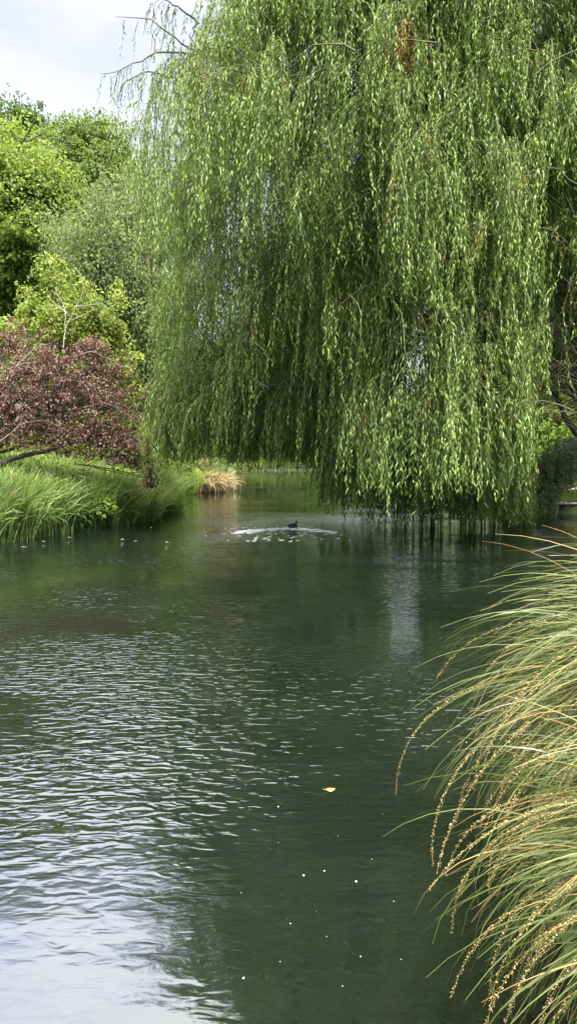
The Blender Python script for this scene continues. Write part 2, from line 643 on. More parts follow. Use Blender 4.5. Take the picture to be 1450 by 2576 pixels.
# front curtain, seen from the river
boughs = [(ang_front + rng.uniform(-1.95, 1.6), 2.9 + 15.5 * rng.beta(1.1, 1.2), rng.uniform(0.90, 1.07), rng.uniform(0.1, 0.85)) for _ in range(120)]
for i in range(960):
    bth, bz, brr, btone = boughs[rng.integers(0, len(boughs))]
    th = bth + rng.normal() * 0.10
    z = max(2.7, bz + rng.normal() * 0.55)
    left = max(0.0, -math.cos(th))
    if left > 0.72 and z > 8.0 and rng.uniform() < 0.62:
        continue                                   # thin, airy upper left of the crown
    rr = float(ra(np.array(z))) * (rng.uniform(0.88, 1.0))
    bulge = 1 + 0.05 * math.sin(3.1 * th + 0.9 * z) + 0.04 * math.sin(5.3 * th - 0.7 * z + 1)
    rr *= bulge * brr
    rr *= recess(th, z, rr)
    cluster(th, z, rr, 19, 0.9, 2.9, np.clip(btone + rng.normal() * 0.15, 0, 1), spread=0.42)
# second layer just behind, closing the curtain, some shade put into its leaf tone
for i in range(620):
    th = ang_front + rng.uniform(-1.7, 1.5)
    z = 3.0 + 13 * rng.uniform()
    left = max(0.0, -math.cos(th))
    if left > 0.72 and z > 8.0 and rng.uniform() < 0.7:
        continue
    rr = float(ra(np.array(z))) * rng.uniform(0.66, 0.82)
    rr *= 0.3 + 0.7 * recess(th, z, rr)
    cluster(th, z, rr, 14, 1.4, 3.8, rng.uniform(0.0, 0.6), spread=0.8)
# low skirt that fills the hem
for i in range(330):
    th = ang_front + rng.uniform(-1.9, 1.5)
    z = rng.uniform(2.4, 5.2)
    rr = float(ra(np.array(z))) * rng.uniform(0.82, 1.02)
    rr *= recess(th, z, rr)
    cluster(th, z, rr, 10, 0.9, 2.8, rng.uniform(0.0, 0.85))
# inner curtains, shade also put into their darker leaf tone
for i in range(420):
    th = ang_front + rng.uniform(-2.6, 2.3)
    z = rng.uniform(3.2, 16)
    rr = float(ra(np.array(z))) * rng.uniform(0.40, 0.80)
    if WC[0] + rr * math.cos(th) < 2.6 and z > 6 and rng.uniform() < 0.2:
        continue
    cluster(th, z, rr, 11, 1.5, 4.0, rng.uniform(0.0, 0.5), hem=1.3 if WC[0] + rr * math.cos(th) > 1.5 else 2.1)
for i in range(200):
    x_, y_ = rng.uniform(3.0, 9.5), rng.uniform(19, 27)
    d_ = np.array([x_, y_]) - WC
    cluster(math.atan2(d_[1], d_[0]), rng.uniform(8, 17), float(np.linalg.norm(d_)), 11, 1.6, 4.0, rng.uniform(0, 0.4), spread=0.9)
# far side, the longest twigs trailing towards the water
for i in range(420):
    th = math.pi / 2 + rng.uniform(-1.7, 1.5)
    z = 2.5 + 14 * rng.beta(1.0, 1.3)
    left = max(0.0, -math.cos(th))
    if left > 0.45 and z > 7.5 and rng.uniform() < 0.6:
        continue
    rr = float(ra(np.array(z))) * rng.uniform(0.75, 1.0)
    cluster(th, z, rr, 12, 2.0, 5.0, rng.uniform(0.0, 0.6), hem=rng.choice([0.5, 0.9, 1.3]) if WC[0] + rr * math.cos(th) > 2.2 else 2.2)
# tails reaching into the water
for (u, n) in ((770, 10), (1000, 26), (1085, 30), (1215, 24), (1285, 50), (1310, 50), (950, 14), (1140, 12), (1250, 24), (1040, 14), (900, 8), (1180, 12)):
    p = W(u, 1312)
    for k in range(max(1, n // 4)):
        q = p + np.array([rng.normal() * 0.22, rng.normal() * 0.9, 0])
        if u == 770:
            q = P(u, 1225, 20.0) + np.array([rng.normal() * 0.2, 0, 0])
        d_ = q[:2] - WC
        th = math.atan2(d_[1], d_[0])
        hem_ = 0.02 if u != 770 else float(q[2])
        cluster(th, hem_ + rng.uniform(2.2, 3.4), float(np.linalg.norm(d_)), 6, 3.2, 4.2, 0.2, spread=0.35, blen=1.6, hem=hem_)
for k in range(190):
    u = rng.uniform(840, 1335)
    q = P(u, 1200, rng.uniform(18.5, 24.5))
    d_ = q[:2] - WC
    hem_ = rng.uniform(0.12, 0.9) if u > 960 else rng.uniform(0.6, 1.2)
    cluster(math.atan2(d_[1], d_[0]), hem_ + rng.uniform(1.0, 2.8), float(np.linalg.norm(d_)), 11, 1.2, 3.2, 0.15, spread=0.8, blen=1.2, hem=hem_)
# wispy sprays that stick out of the crown at the upper left
left_limbs = []
for pts in (((560, 160, 20.5), (470, 120, 20.3), (400, 60, 20.2), (350, 38, 20.1), (292, 42, 20.0)),
            ((520, 150, 20.5), (440, 128, 20.5), (370, 140, 20.3), (330, 170, 20.2), (252, 186, 20.0)),
            ((520, 240, 20.5), (430, 190, 20.3), (350, 180, 20.2), (310, 210, 20.1), (290, 260, 20.0)),
            ((500, 60, 20.9), (440, 10, 20.8), (400, -10, 20.7), (385, 30, 20.6))):
    wpts = [P(*q) for q in pts]
    ln = poly(wpts, 14, 0.02)
    left_limbs.append((ln, np.linspace(0.035, 0.006, 14)))
    m_ = 16
    f = rng.uniform(0.25, 1, m_)
    idx = np.clip((f * 13).astype(int), 0, 13)
    tops.append(ln[idx])
    outs.append(unit(np.stack([-1 + rng.normal(size=m_) * 0.5, rng.normal(size=m_) * 0.7], 1)))
    lens.append(rng.uniform(0.35, 1.1, m_))
    launches.append(rng.uniform(0.1, 0.35, m_))
    rises.append(np.full(m_, 0.03))
    tone.append(np.full(m_, 0.2))
    kindv.append(np.zeros(m_))

top = np.concatenate(tops); outv = np.concatenate(outs); Ls = np.concatenate(lens)
lau = np.concatenate(launches); ris = np.concatenate(rises); ton = np.clip(np.concatenate(tone), 0, 1)
strands = strand_set(top, outv, Ls, lau, ris)
# opening on the right below the big limb, where one looks in under the crown
mu, mv = proj(strands[:, 8])
front = strands[:, 8, 1] < 21.0
cut = front & (mu > 1385 + 0.0 * mv) & (mv > 640) & (mv < 1240) & (rng.uniform(size=len(mu)) < 0.93)
cut |= front & (mu > 1335) & (mv > 40) & (mv < 235) & (mu < 1460) & (rng.uniform(size=len(mu)) < 0.75)
cut |= (mu > 1345) & (mv > 930) & (mv < 1300) & (strands[:, 8, 1] < 27)
keep = ~cut
strands, Ls, ton = strands[keep], Ls[keep], ton[keep]

per = np.where((strands[:, 6, 1] > 21.5) & (strands[:, -1, 2] > 1.2), 16, 26)
catk = rng.uniform(size=len(Ls)) < 0.13
sid, s, pos, tan = sample_on(strands, Ls, per)
n = len(sid)
dist = pos[:, 1]
az = rng.uniform(0, 2 * math.pi, n)
rad = np.stack([np.cos(az), np.sin(az), np.zeros(n)], 1)
ck = catk[sid] & (s < 0.82)
dirv = tan * 0.75 + rad * np.where(ck, 0.9, rng.uniform(0.4, 1.2, n))[:, None] + np.array([0, 0, -0.28])
nrm = unit(np.stack([np.cos(az), np.sin(az), np.full(n, 0.8)], 1) + rng.normal(size=(n, 3)) * 0.4)
ssz = rng.uniform(0.7, 1.22, len(Ls))[sid]
LL = ssz * np.where(ck, rng.uniform(0.045, 0.075, n), rng.uniform(0.092, 0.172, n)) * (1 - 0.25 * np.clip((s - 0.85) / 0.15, 0, 1))
WW = ssz * np.where(ck, 0.018, rng.uniform(0.018, 0.031, n))
far = dist > 21.5
LL = LL * np.where(far, 1.35, 1.0)
WW = WW * np.where(far, 1.6, 1.0)
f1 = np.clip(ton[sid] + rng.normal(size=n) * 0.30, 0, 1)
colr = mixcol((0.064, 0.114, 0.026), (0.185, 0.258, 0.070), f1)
young = np.clip((s - 0.8) / 0.2, 0, 1)[:, None] * 0.55
colr = colr * (1 - young) + np.array([0.16, 0.235, 0.035]) * young
colr = np.where(ck[:, None], mixcol((0.16, 0.16, 0.035), (0.22, 0.19, 0.06), rng.uniform(size=n)), colr)
# a small brown die-back high on the crown
bu, bv = proj(pos)
brown = (np.hypot((bu - 1020) / 26, (bv - 110) / 75) < 1) & (dist < 19) & (rng.uniform(size=n) < 0.55)
colr = np.where(brown[:, None], np.array([0.17, 0.085, 0.03]), colr)
# gap in the crown through which the sky reaches the river
ru, rv = proj(pos, mirror=True)
gap = (np.abs(ru - 1012 - 8 * np.sin(rv / 60.0)) < 40) & (rv > 1490) & (rv < 1720)
gap2 = (np.abs(ru - 1012) < 55) & (rv >= 1720) & (rv < 2010)
u_ = rng.uniform(size=n)
kp = ~((gap & (u_ < np.where(dist < 17.5, 0.72, 0.985))) | (gap2 & (u_ < np.where(dist < 17, 0.7, 0.25))))
kp &= pos[:, 2] > -0.05
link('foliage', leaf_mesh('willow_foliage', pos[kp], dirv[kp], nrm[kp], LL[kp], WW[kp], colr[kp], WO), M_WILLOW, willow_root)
NLEAF = int(kp.sum())
gu, gv_ = proj(strands[:, 6], mirror=True)
free = ~((np.abs(gu - 1012) < 42) & (gv_ > 1490) & (gv_ < 1900))
strands_t = strands[free]
tw = np.repeat(np.array([[0.13, 0.125, 0.04]]), len(strands_t), 0) * rng.uniform(0.5, 1.0, (len(strands_t), 1))
link('twigs', ribbon_mesh('willow_twigs', strands_t, np.full(len(strands_t), 0.010), tw, WO), M_WILLOW, willow_root)
mids = np.array([b_[0][4] for b_ in sprays])
bu2, bv2 = proj(mids, mirror=True)
shut = (np.abs(bu2 - 1012) < 60) & (bv2 > 1470) & (bv2 < 1800)
sprays = [b_ for b_, q_ in zip(sprays, shut) if not q_]
link('branches', tubes_mesh('willow_branches', sprays + left_limbs, WO, 4), M_TWIG, willow_root)

# trunk on the right bank and the great limbs
base = np.array(WO)
fork = base + np.array([-1.0, -0.8, 4.2])
trunk = poly([base + np.array([0.1, 0, -0.3]), base + np.array([-0.1, -0.1, 1.4]), fork, fork + np.array([-0.6, -0.6, 2.2])], 12, 0.04)
link('trunk', tubes_mesh('willow_trunk', [(trunk, np.array([0.95, 0.8, 0.7, 0.64, 0.6, 0.58, 0.56, 0.54, 0.5, 0.46, 0.42, 0.36]))], WO, 12), M_BARK, willow_root)
limbs = []
for tgt, r0 in (((3.5, 22, 15), 0.36), ((-1.5, 22, 11), 0.28), ((4.0, 17, 11), 0.28), ((8.5, 18, 13), 0.3), ((2.5, 26, 12), 0.26),
                ((10, 24, 16), 0.3), ((0.5, 18.5, 8.5), 0.22), ((6.5, 18.5, 8), 0.2), ((12, 20, 9), 0.24), ((-2.5, 24, 7.5), 0.2), ((7.5, 27, 9), 0.24)):
    st = trunk[rng.integers(6, 11)]
    ln = poly([st, st * 0.55 + np.array(tgt) * 0.45 + np.array([0, 0, 1.3]), np.array(tgt)], 14, 0.07)
    limbs.append((ln, np.linspace(r0, 0.05, 14)))
    for k in range(4):
        a = ln[rng.integers(3, 10)]
        d_ = np.array([rng.normal() * 1.8, rng.normal() * 1.8, rng.uniform(-0.3, 1.4)])
        limbs.append((curve(a, a + d_, (0, 0, 0.3), 8, 0.05), np.linspace(0.07, 0.015, 8)))
# thick dark limb crossing the opening, and the low limbs dipping to the river
limbs.append((poly([P(1540, 960, 24.5), P(1450, 928, 23.5), P(1395, 920, 22.5), P(1330, 905, 21.5), P(1200, 860, 20.5), P(1060, 840, 20)], 16, 0.02), np.linspace(0.33, 0.06, 16)))
limbs.append((poly([P(1500, 1130, 25), P(1440, 1090, 24.5), P(1400, 1010, 24), P(1380, 960, 23.5)], 10, 0.02), np.linspace(0.10, 0.05, 10)))
limbs.append((poly([P(1395, 970, 22), P(1412, 1040, 22.2), P(1450, 1080, 22.5)], 8, 0.02), np.linspace(0.07, 0.035, 8)))
limbs.append((poly([P(900, 1085, 19), P(870, 1140, 18.6), P(815, 1172, 18.2)], 10, 0.02), np.linspace(0.045, 0.02, 10)))
limbs.append((poly([P(905, 1010, 19), P(850, 1012, 18.9), P(785, 1008, 18.7)], 8, 0.01), np.linspace(0.02, 0.01, 8)))
low = poly([P(1560, 1080, 27.5), P(1470, 1110, 27), P(1400, 1150, 26), P(1345, 1200, 25), P(1310, 1260, 24.2)], 16, 0.03)
limbs.append((low, np.linspace(0.45, 0.14, 16)))
link('limbs', tubes_mesh('willow_limbs', limbs, WO, 8), M_BARK, willow_root)
# dense leafage on the low limb, shade put into its darker tint
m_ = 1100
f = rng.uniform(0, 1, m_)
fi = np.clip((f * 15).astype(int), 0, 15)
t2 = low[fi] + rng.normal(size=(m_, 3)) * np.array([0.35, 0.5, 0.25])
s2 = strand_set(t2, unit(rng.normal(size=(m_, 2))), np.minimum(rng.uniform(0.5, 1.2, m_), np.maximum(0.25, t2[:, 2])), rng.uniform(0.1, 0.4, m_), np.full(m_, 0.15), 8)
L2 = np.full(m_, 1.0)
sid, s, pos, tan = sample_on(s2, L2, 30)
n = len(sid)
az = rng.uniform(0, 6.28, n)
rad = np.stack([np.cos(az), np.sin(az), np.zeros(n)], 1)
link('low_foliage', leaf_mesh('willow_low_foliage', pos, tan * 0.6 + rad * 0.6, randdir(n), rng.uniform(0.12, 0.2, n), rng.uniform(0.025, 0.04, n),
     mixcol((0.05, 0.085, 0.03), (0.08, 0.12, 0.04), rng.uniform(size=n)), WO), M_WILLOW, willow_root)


# ------------------------------------------------------------------ broad-leaved trees
def blob_points(c, r, n, shell=0.55):
    d_ = randdir(n)
    q = rng.uniform(shell ** 3, 1, n) ** (1 / 3)
    return c + d_ * q[:, None] * r, d_


def broadleaf(name, label, cat, base, lobes, dens, leaf, cols, trunk_r, bark, group=None, flat=0.55, spray_r=0.7, droop=0.1,
              mat=None, trunk_top=None, lean=(0, 0), per_spray=46, extra=None, aspect=0.6, trunk_name='trunk', split=0):
    """lobes = [(centre, radii)] of the crown in metres"""
    base = np.array([base[0], base[1], float(ground_z(np.array(base[0]), np.array(base[1])))])
    root = empty(name, base, label, cat, group)
    B, D, NN, LL, CC = [], [], [], [], []
    lines = []
    cmean = np.mean([l[0] for l in lobes], axis=0)
    if trunk_top is None:
        trunk_top = np.array([base[0] * 0.5 + cmean[0] * 0.5, base[1] * 0.5 + cmean[1] * 0.5, cmean[2]])
    tr = poly([base - np.array([0, 0, 0.2]), base * 0.6 + trunk_top * 0.4 + np.array([lean[0], lean[1], 0]), trunk_top], 12, 0.06)
    trl = [(tr, np.linspace(trunk_r, trunk_r * 0.35, 12))]
    if split:
        more = []
        for c, r in lobes:
            r = np.array(r, float)
            more.append((c, r * 0.72))
            for _ in range(split):
                dv = randdir(1)[0] * r * rng.uniform(0.45, 0.85)
                more.append((np.array(c) + dv, r * rng.uniform(0.3, 0.6)))
        lobes = more
    for c, r in lobes:
        c = np.array(c, float)
        r = np.array(r, float)
        vol = r[0] * r[1] * r[2]
        ns = max(6, int(dens * vol ** (2 / 3)))
        cen = c + np.clip(rng.normal(size=(ns, 3)) * 0.58, -1.25, 1.25) * r
        od = unit(cen - c)
        tone_s = np.clip(rng.normal(0.5, 0.28, ns), 0, 1)
        st = tr[np.clip(int(12 * rng.uniform(0.45, 0.95)), 0, 11)]
        ln = poly([st, st * 0.5 + c * 0.5 + np.array([0, 0, 0.25 * r[2]]), c], 10, 0.05 * r[0])
        if max(r) < 0.75 and trunk_r < 0.2:
            continue_limb = False
        else:
            lines.append((ln, np.linspace(trunk_r * 0.42, trunk_r * 0.12, 10)))
        for k in range(min(ns, 14)):
            a = ln[rng.integers(5, 10)]
            lines.append((curve(a, cen[k], (0, 0, rng.uniform(-0.1, 0.25) * r[2]), 7, 0.03 * r[0]), np.linspace(trunk_r * 0.12, trunk_r * 0.03, 7)))
        m = per_spray
        cen_r = np.repeat(cen, m, 0)
        od_r = np.repeat(od, m, 0)
        nn = len(cen_r)
        sr = np.repeat(rng.uniform(0.45, 1.0, ns) ** 1.5 * 1.7, m) * spray_r
        off = randdir(nn) * (rng.uniform(0, 1, nn) ** 0.45)[:, None] * sr[:, None]
        off[:, 2] *= flat
        tl_ = np.repeat(rng.normal(size=(ns, 2)) * 0.25, m, 0)
        off[:, 2] += off[:, 0] * tl_[:, 0] + off[:, 1] * tl_[:, 1]
        off[:, 2] -= droop * (off[:, 0] ** 2 + off[:, 1] ** 2) / np.maximum(sr, 0.1)
        p = cen_r + off
        B.append(p)
        nrm = unit(np.array([0, -0.15, 0.8]) + od_r * 0.4 + rng.normal(size=(nn, 3)) * 0.75)
        dd = rng.normal(size=(nn, 3)) + off * 0.8
        dd[:, 2] -= 0.3 + droop
        D.append(dd)
        NN.append(nrm)
        LL.append(rng.uniform(0.7, 1.3, nn) * leaf)
        f = np.clip(np.repeat(tone_s, m) + rng.normal(size=nn) * 0.2, 0, 1)
        CC.append(mixcol(cols[0], cols[1], f))
    B = np.concatenate(B); D = np.concatenate(D); NN = np.concatenate(NN); LL = np.concatenate(LL); CC = np.concatenate(CC)
    ok = B[:, 2] > base[2] + 0.05
    link('crown', leaf_mesh(name + '_crown', B[ok], D[ok], NN[ok], LL[ok], LL[ok] * aspect, CC[ok], base), mat or M_LEAF, root)
    link(trunk_name, tubes_mesh(name + '_trunk', trl, base, 9), bark, root)
    link('limbs', tubes_mesh(name + '_limbs', lines + (extra or []), base, 5), bark, root)
    return root


def LB(u, v, d, ru, rv, rd=None):
    """a crown lobe given by where and how large it stands"""
    k = d / FD
    return (P(u, v, d), (ru * k, (rd if rd is not None else ru * k), rv * k))


# great bright green tree at the left, dark crooked limbs
oak_b = P(-160, 1150, 44)
lim = []
for pts, r0 in ((((-60, 560), (10, 445), (60, 350), (90, 300)), 0.14), (((-60, 440), (30, 470), (90, 490), (140, 530)), 0.13),
                (((-80, 420), (10, 392), (70, 355), (120, 330)), 0.10), (((-60, 640), (40, 622), (100, 560), (125, 545)), 0.12),
                (((-60, 400), (0, 420), (50, 490), (75, 500)), 0.09)):
    lim.append((poly([P(u, v, 41.0) for u, v in pts], 12, 0.03), np.linspace(r0 * 0.9, 0.03, 12)))
broadleaf('oak_tree', 'broad bright green tree with dark crooked limbs, tallest mass behind the copper tree', 'tree', (oak_b[0], 44),
          [LB(25, 405, 43, 80, 55), LB(95, 470, 41, 78, 62), LB(20, 480, 42, 90, 60), LB(40, 640, 42, 95, 60), LB(-70, 450, 44, 120, 90),
           LB(70, 580, 40, 65, 40), LB(0, 740, 44, 120, 80), LB(-90, 620, 44, 120, 120), LB(60, 700, 42, 70, 50), LB(10, 850, 44, 100, 80)],
          27, 0.24, ((0.095, 0.146, 0.032), (0.185, 0.240, 0.062)), 0.55, M_BARK, flat=0.26, spray_r=1.0, per_spray=62, split=0, extra=lim)
# thin-topped trees against the sky
broadleaf('ash_tree', 'tall loose-crowned green tree standing against the sky left of the willow', 'tree', (P(240, 1150, 58)[0], 58),
          [LB(215, 345, 58, 55, 48), LB(265, 365, 57, 55, 50), LB(170, 370, 58, 60, 50), LB(230, 440, 57, 95, 60), LB(190, 520, 56, 80, 60), LB(300, 440, 57, 60, 60), LB(250, 600, 57, 110, 90), LB(200, 760, 57, 110, 110)],
          17, 0.27, ((0.074, 0.112, 0.030), (0.130, 0.176, 0.052)), 0.35, M_GREYB, flat=0.45, spray_r=0.85, per_spray=40, split=0)
broadleaf('lime_tree', 'small airy treetop rising above the bright green tree', 'tree', (P(50, 1150, 62)[0], 62),
          [LB(40, 292, 62, 50, 30), LB(85, 300, 62, 40, 28), LB(20, 330, 62, 60, 40), LB(90, 350, 62, 50, 40), LB(40, 480, 62, 90, 110)],
          13, 0.27, ((0.04, 0.08, 0.018), (0.07, 0.12, 0.025)), 0.35, M_GREYB, flat=0.5, spray_r=0.8, per_spray=40, split=0)
# grey-green weeping birch
birch_ex = [(poly([P(392, 980, 36), P(380, 800, 36), P(383, 700, 36), P(360, 600, 36), P(330, 520, 36), P(310, 440, 36)], 18, 0.03), np.linspace(0.11, 0.03, 18))]
broadleaf('birch_tree', 'soft grey-green weeping birch with a thin pale trunk beside the willow', 'tree', (P(395, 1150, 36)[0], 36),
          [LB(310, 520, 36, 80, 75), LB(230, 600, 35, 100, 60), LB(340, 640, 35, 90, 90), LB(240, 690, 35, 95, 70), LB(370, 780, 35, 80, 110), LB(300, 830, 36, 80, 90), LB(390, 560, 37, 80, 100), LB(400, 930, 36, 70, 100), LB(330, 1000, 37, 90, 90), LB(440, 740, 38, 70, 160)],
          34, 0.17, ((0.105, 0.142, 0.060), (0.175, 0.215, 0.100)), 0.12, M_PALE, flat=1.1, spray_r=0.55, droop=0.9, per_spray=52, extra=birch_ex, trunk_top=P(310, 470, 36), aspect=0.5)
# yellow-green small tree
broadleaf('elm_tree', 'small yellow-green tree behind the copper tree, in front of the birch', 'tree', (P(150, 1150, 29)[0], 29),
          [LB(135, 700, 29, 42, 52), LB(100, 770, 29, 60, 42), LB(60, 830, 29, 50, 45), LB(150, 800, 28.5, 55, 45), LB(245, 770, 28.5, 65, 42), LB(270, 830, 29, 55, 50), LB(190, 850, 29, 85, 50), LB(285, 900, 29, 45, 50), LB(120, 930, 29.5, 110, 60), LB(250, 960, 29.5, 90, 60)],
          44, 0.16, ((0.112, 0.162, 0.034), (0.225, 0.268, 0.075)), 0.11, M_GREYB, flat=0.8, spray_r=0.36, droop=0.3, per_spray=40, aspect=0.62, split=0)

# copper weeping tree over the left bank
cop_b = (P(-60, 1190, 21.5)[0], 21.5)
ce, cpale = [], []
for pts, r0 in ((((-40, 1190), (0, 1160), (80, 1143), (160, 1120), (230, 1095), (290, 1040)), 0.10),
                (((-30, 1120), (60, 1050), (130, 1040), (190, 1070)), 0.045)):
    ce.append((poly([P(u, v, 20.8) for u, v in pts], 14, 0.02), np.linspace(r0, r0 * 0.25, 14)))
pale_lines = [((160, 875), (163, 830), (168, 790), (162, 760), (150, 745), (130, 730)), ((163, 832), (180, 800), (190, 770), (212, 735), (214, 715), (205, 690), (185, 670)),
              ((186, 772), (215, 768), (250, 762), (285, 780)), ((178, 805), (215, 790), (245, 775)), ((168, 790), (150, 770), (128, 755), (118, 740)),
              ((40, 925), (70, 890), (95, 868), (130, 862)), ((0, 960), (8, 930), (0, 900)), ((20, 930), (60, 915), (100, 905), (130, 930), (145, 960)),
              ((180, 900), (230, 880), (280, 905), (320, 930)), ((170, 955), (220, 960), (260, 985), (300, 990), (330, 975)),
              ((190, 1030), (240, 1015), (280, 1015), (320, 1040), (345, 1060)), ((0, 1000), (40, 960), (90, 950)), ((200, 870), (214, 900), (205, 935)),
              ((130, 1060), (110, 1100), (105, 1130)), ((0, 1110), (60, 1060), (120, 1055), (170, 1085)), ((200, 950), (225, 990), (240, 1030)), ((110, 930), (135, 915), (160, 960))]
for pts in pale_lines:
    dd_ = rng.uniform(19.7, 20.6)
    cpale.append((poly([P(u, v, dd_ + 0.1 * i) for i, (u, v) in enumerate(pts)], 12, 0.012), np.linspace(rng.uniform(0.010, 0.016), 0.004, 12)))
beech = broadleaf('copper_beech', 'dark purple-leaved weeping tree with pale bare twigs on the left bank', 'tree', cop_b,
                  [LB(60, 920, 21, 75, 55, 1.1), LB(150, 930, 21, 75, 60, 1.1), LB(245, 930, 21, 60, 58, 1.0), LB(30, 1000, 21, 80, 55, 1.1), LB(120, 1010, 20.7, 85, 55, 1.1),
                   LB(215, 1010, 20.8, 80, 60, 1.1), LB(290, 1010, 21, 60, 70, 0.9), LB(60, 1080, 20.7, 90, 45, 1.0), LB(170, 1085, 20.6, 85, 45, 1.0), LB(270, 1090, 20.8, 75, 45, 0.9),
                   LB(335, 1100, 21, 40, 55, 0.7), LB(370, 1150, 21.2, 22, 60, 0.4), LB(378, 1195, 21.2, 12, 30, 0.25), LB(-60, 1000, 21.5, 90, 120, 1.4), LB(20, 850, 21.5, 60, 40, 0.9), LB(215, 865, 21, 50, 30, 0.7), LB(310, 1145, 20.9, 50, 22, 0.6)],
                  50, 0.074, ((0.058, 0.038, 0.028), (0.142, 0.088, 0.066)), 0.16, M_BARK, mat=M_COPPER, flat=0.7, spray_r=0.27, droop=0.5, per_spray=46, extra=ce, aspect=0.72,
                  trunk_top=P(-40, 1000, 21.5))
link('arching_branches', tubes_mesh('arching_branches', cpale[5:], np.array(beech.location), 5), M_GREYB, beech)
o = link('bare_branches', tubes_mesh('pale_bare_branches', cpale[:5], np.array(beech.location), 5), M_PALE, beech)
o['label'] = 'pale leafless twigs arching out of the purple leaves'

# trees and bushes beyond, seen under and through the willow
FARS = [(-34, 88, 13, 6.5), (-22, 96, 15, 7), (-9, 100, 11, 6), (2, 104, 13, 7), (12, 101, 7.5, 6), (27, 95, 14, 6), (36, 84, 15, 8), (48, 70, 14, 7)]
fl = ['yellow-green', 'mid green', 'olive green', 'dark green', 'dull green', 'fresh green', 'dark green', 'mid green']
far_lab = ['rounded far tree in the gap between birch and river, behind the straw tussock',
           'broad far tree on the river bend, behind the willow hem at its left',
           'low olive tree closing the view along the river under the willow',
           'dark far tree behind the middle of the willow curtain',
           'dull green far tree behind the bright front of the willow',
           'fresh green tree far beyond the right bank sedges',
           'dark wide tree far beyond the timber edging',
           'mid green tree far beyond the lawn at the right']
fc = [((0.06, 0.11, 0.02), (0.12, 0.17, 0.03)), ((0.05, 0.09, 0.02), (0.08, 0.13, 0.03)), ((0.07, 0.085, 0.025), (0.12, 0.13, 0.04)), ((0.035, 0.06, 0.018), (0.06, 0.09, 0.025)),
      ((0.06, 0.09, 0.03), (0.10, 0.13, 0.045)), ((0.07, 0.12, 0.02), (0.13, 0.18, 0.03)), ((0.04, 0.07, 0.02), (0.07, 0.10, 0.025)), ((0.05, 0.09, 0.02), (0.09, 0.14, 0.03))]
for (fx, fy, fh, fr), la, c_ in zip(FARS, far_lab, fc):
    fh, fr = fh * 1.55, fr * 1.25
    lb = []
    for k in range(8):
        a = rng.uniform(0, 6.28)
        q = rng.uniform(0.2, 0.75)
        zc = fh * rng.uniform(0.30, 0.78)
        lb.append((np.array([fx + math.cos(a) * fr * q, fy + math.sin(a) * fr * q, zc + 0.5]), (fr * 0.5, fr * 0.5, fh * 0.22)))
    lb.append((np.array([fx, fy, fh * 0.25]), (fr * 0.9, fr * 0.7, fh * 0.25)))
    broadleaf('distant_tree', la, 'tree', (fx, fy), lb, 13, 0.42, c_, 0.3, M_BARK, 'trees beyond the river bend', flat=0.6, spray_r=1.1, per_spray=36, split=0)

BUSH = [((1440, 1010, 40), 60, 70, ((0.06, 0.09, 0.018), (0.13, 0.16, 0.035)), 'yellow-green bush lit behind the dark willow limb'),
        ((1400, 1120, 38), 60, 55, ((0.07, 0.13, 0.02), (0.14, 0.20, 0.03)), 'low green bush in the opening under the willow limb'),
        ((1510, 1100, 40), 60, 70, ((0.08, 0.12, 0.02), (0.16, 0.19, 0.04)), 'olive bush behind the straw sedges on the lawn'),
        ((1330, 1080, 42), 80, 80, ((0.05, 0.09, 0.02), (0.09, 0.13, 0.03)), 'dark green bush hidden half behind willow twigs')]
for (bu_, bv_, bd_), ru_, rv_, c_, la in BUSH:
    c0 = P(bu_, bv_, bd_)
    lb = [LB(bu_, bv_, bd_, ru_, rv_), LB(bu_ - 30, bv_ + 50, bd_ - 0.5, ru_ * 0.8, rv_ * 0.7), LB(bu_ + 40, bv_ + 50, bd_, ru_ * 0.8, rv_ * 0.7)]
    broadleaf('bank_bush', la, 'bush', (c0[0], bd_), lb, 40, 0.18, c_, 0.07, M_BARK, 'bushes behind the right bank', flat=0.8, spray_r=0.45, per_spray=44)
for k, fx in enumerate(np.linspace(-14, 34, 9)):
    fy = 97 + rng.uniform(-1.5, 3)
    lb = [(np.array([fx + rng.normal(), fy + rng.normal(), 2.6 + rng.uniform(-0.3, 0.8)]), (3.6, 2.2, 2.6 + rng.uniform(0, 1.5))), (np.array([fx + 2, fy + 0.5, 2.0]), (3.0, 2.0, 2.2))]
    side_ = ['straight behind the rounded straw tussock', 'on the river bend right of the straw tussock', 'under the left end of the willow hem', 'behind the swimming duck', 'behind the trailing willow tail', 'behind the middle of the willow hem', 'behind the lowest willow leaves', 'behind the right end of the willow hem', 'beyond the timber edging'][k]
    broadleaf('far_thicket', 'leafy thicket at the river end, ' + side_, 'bush', (fx, fy), lb, 15, 0.36, fc[(k * 3) % 8], 0.12, M_BARK, 'thicket at the far end of the river', flat=0.7, spray_r=0.9, per_spray=34)
for k, (u0, v0, d0, la) in enumerate(((40, 1120, 30, 'sunny green bush behind the copper tree near the left edge'), (130, 1115, 29, 'sunny green bush behind the middle of the copper tree'),
                                      (230, 1110, 29.5, 'yellow-green bush showing through the right of the copper tree'), (320, 1105, 30, 'green bush between copper tree and willow'), (400, 1110, 33, 'green bush behind the left willow strands'), (-70, 1110, 31, 'green bush cut by the left picture edge'))):
    c0 = P(u0, v0, d0)
    broadleaf('meadow_bush', la, 'bush', (c0[0], d0), [LB(u0, v0, d0, 65, 50, 1.2), LB(u0 - 40, v0 + 20, d0 - 0.3, 45, 40, 1.0), LB(u0 + 45, v0 + 15, d0, 45, 45, 1.0)],
              40, 0.13, ((0.09, 0.14, 0.022), (0.20, 0.25, 0.05)), 0.05, M_GREYB, 'bushes behind the copper tree', flat=0.8, spray_r=0.4, per_spray=36)
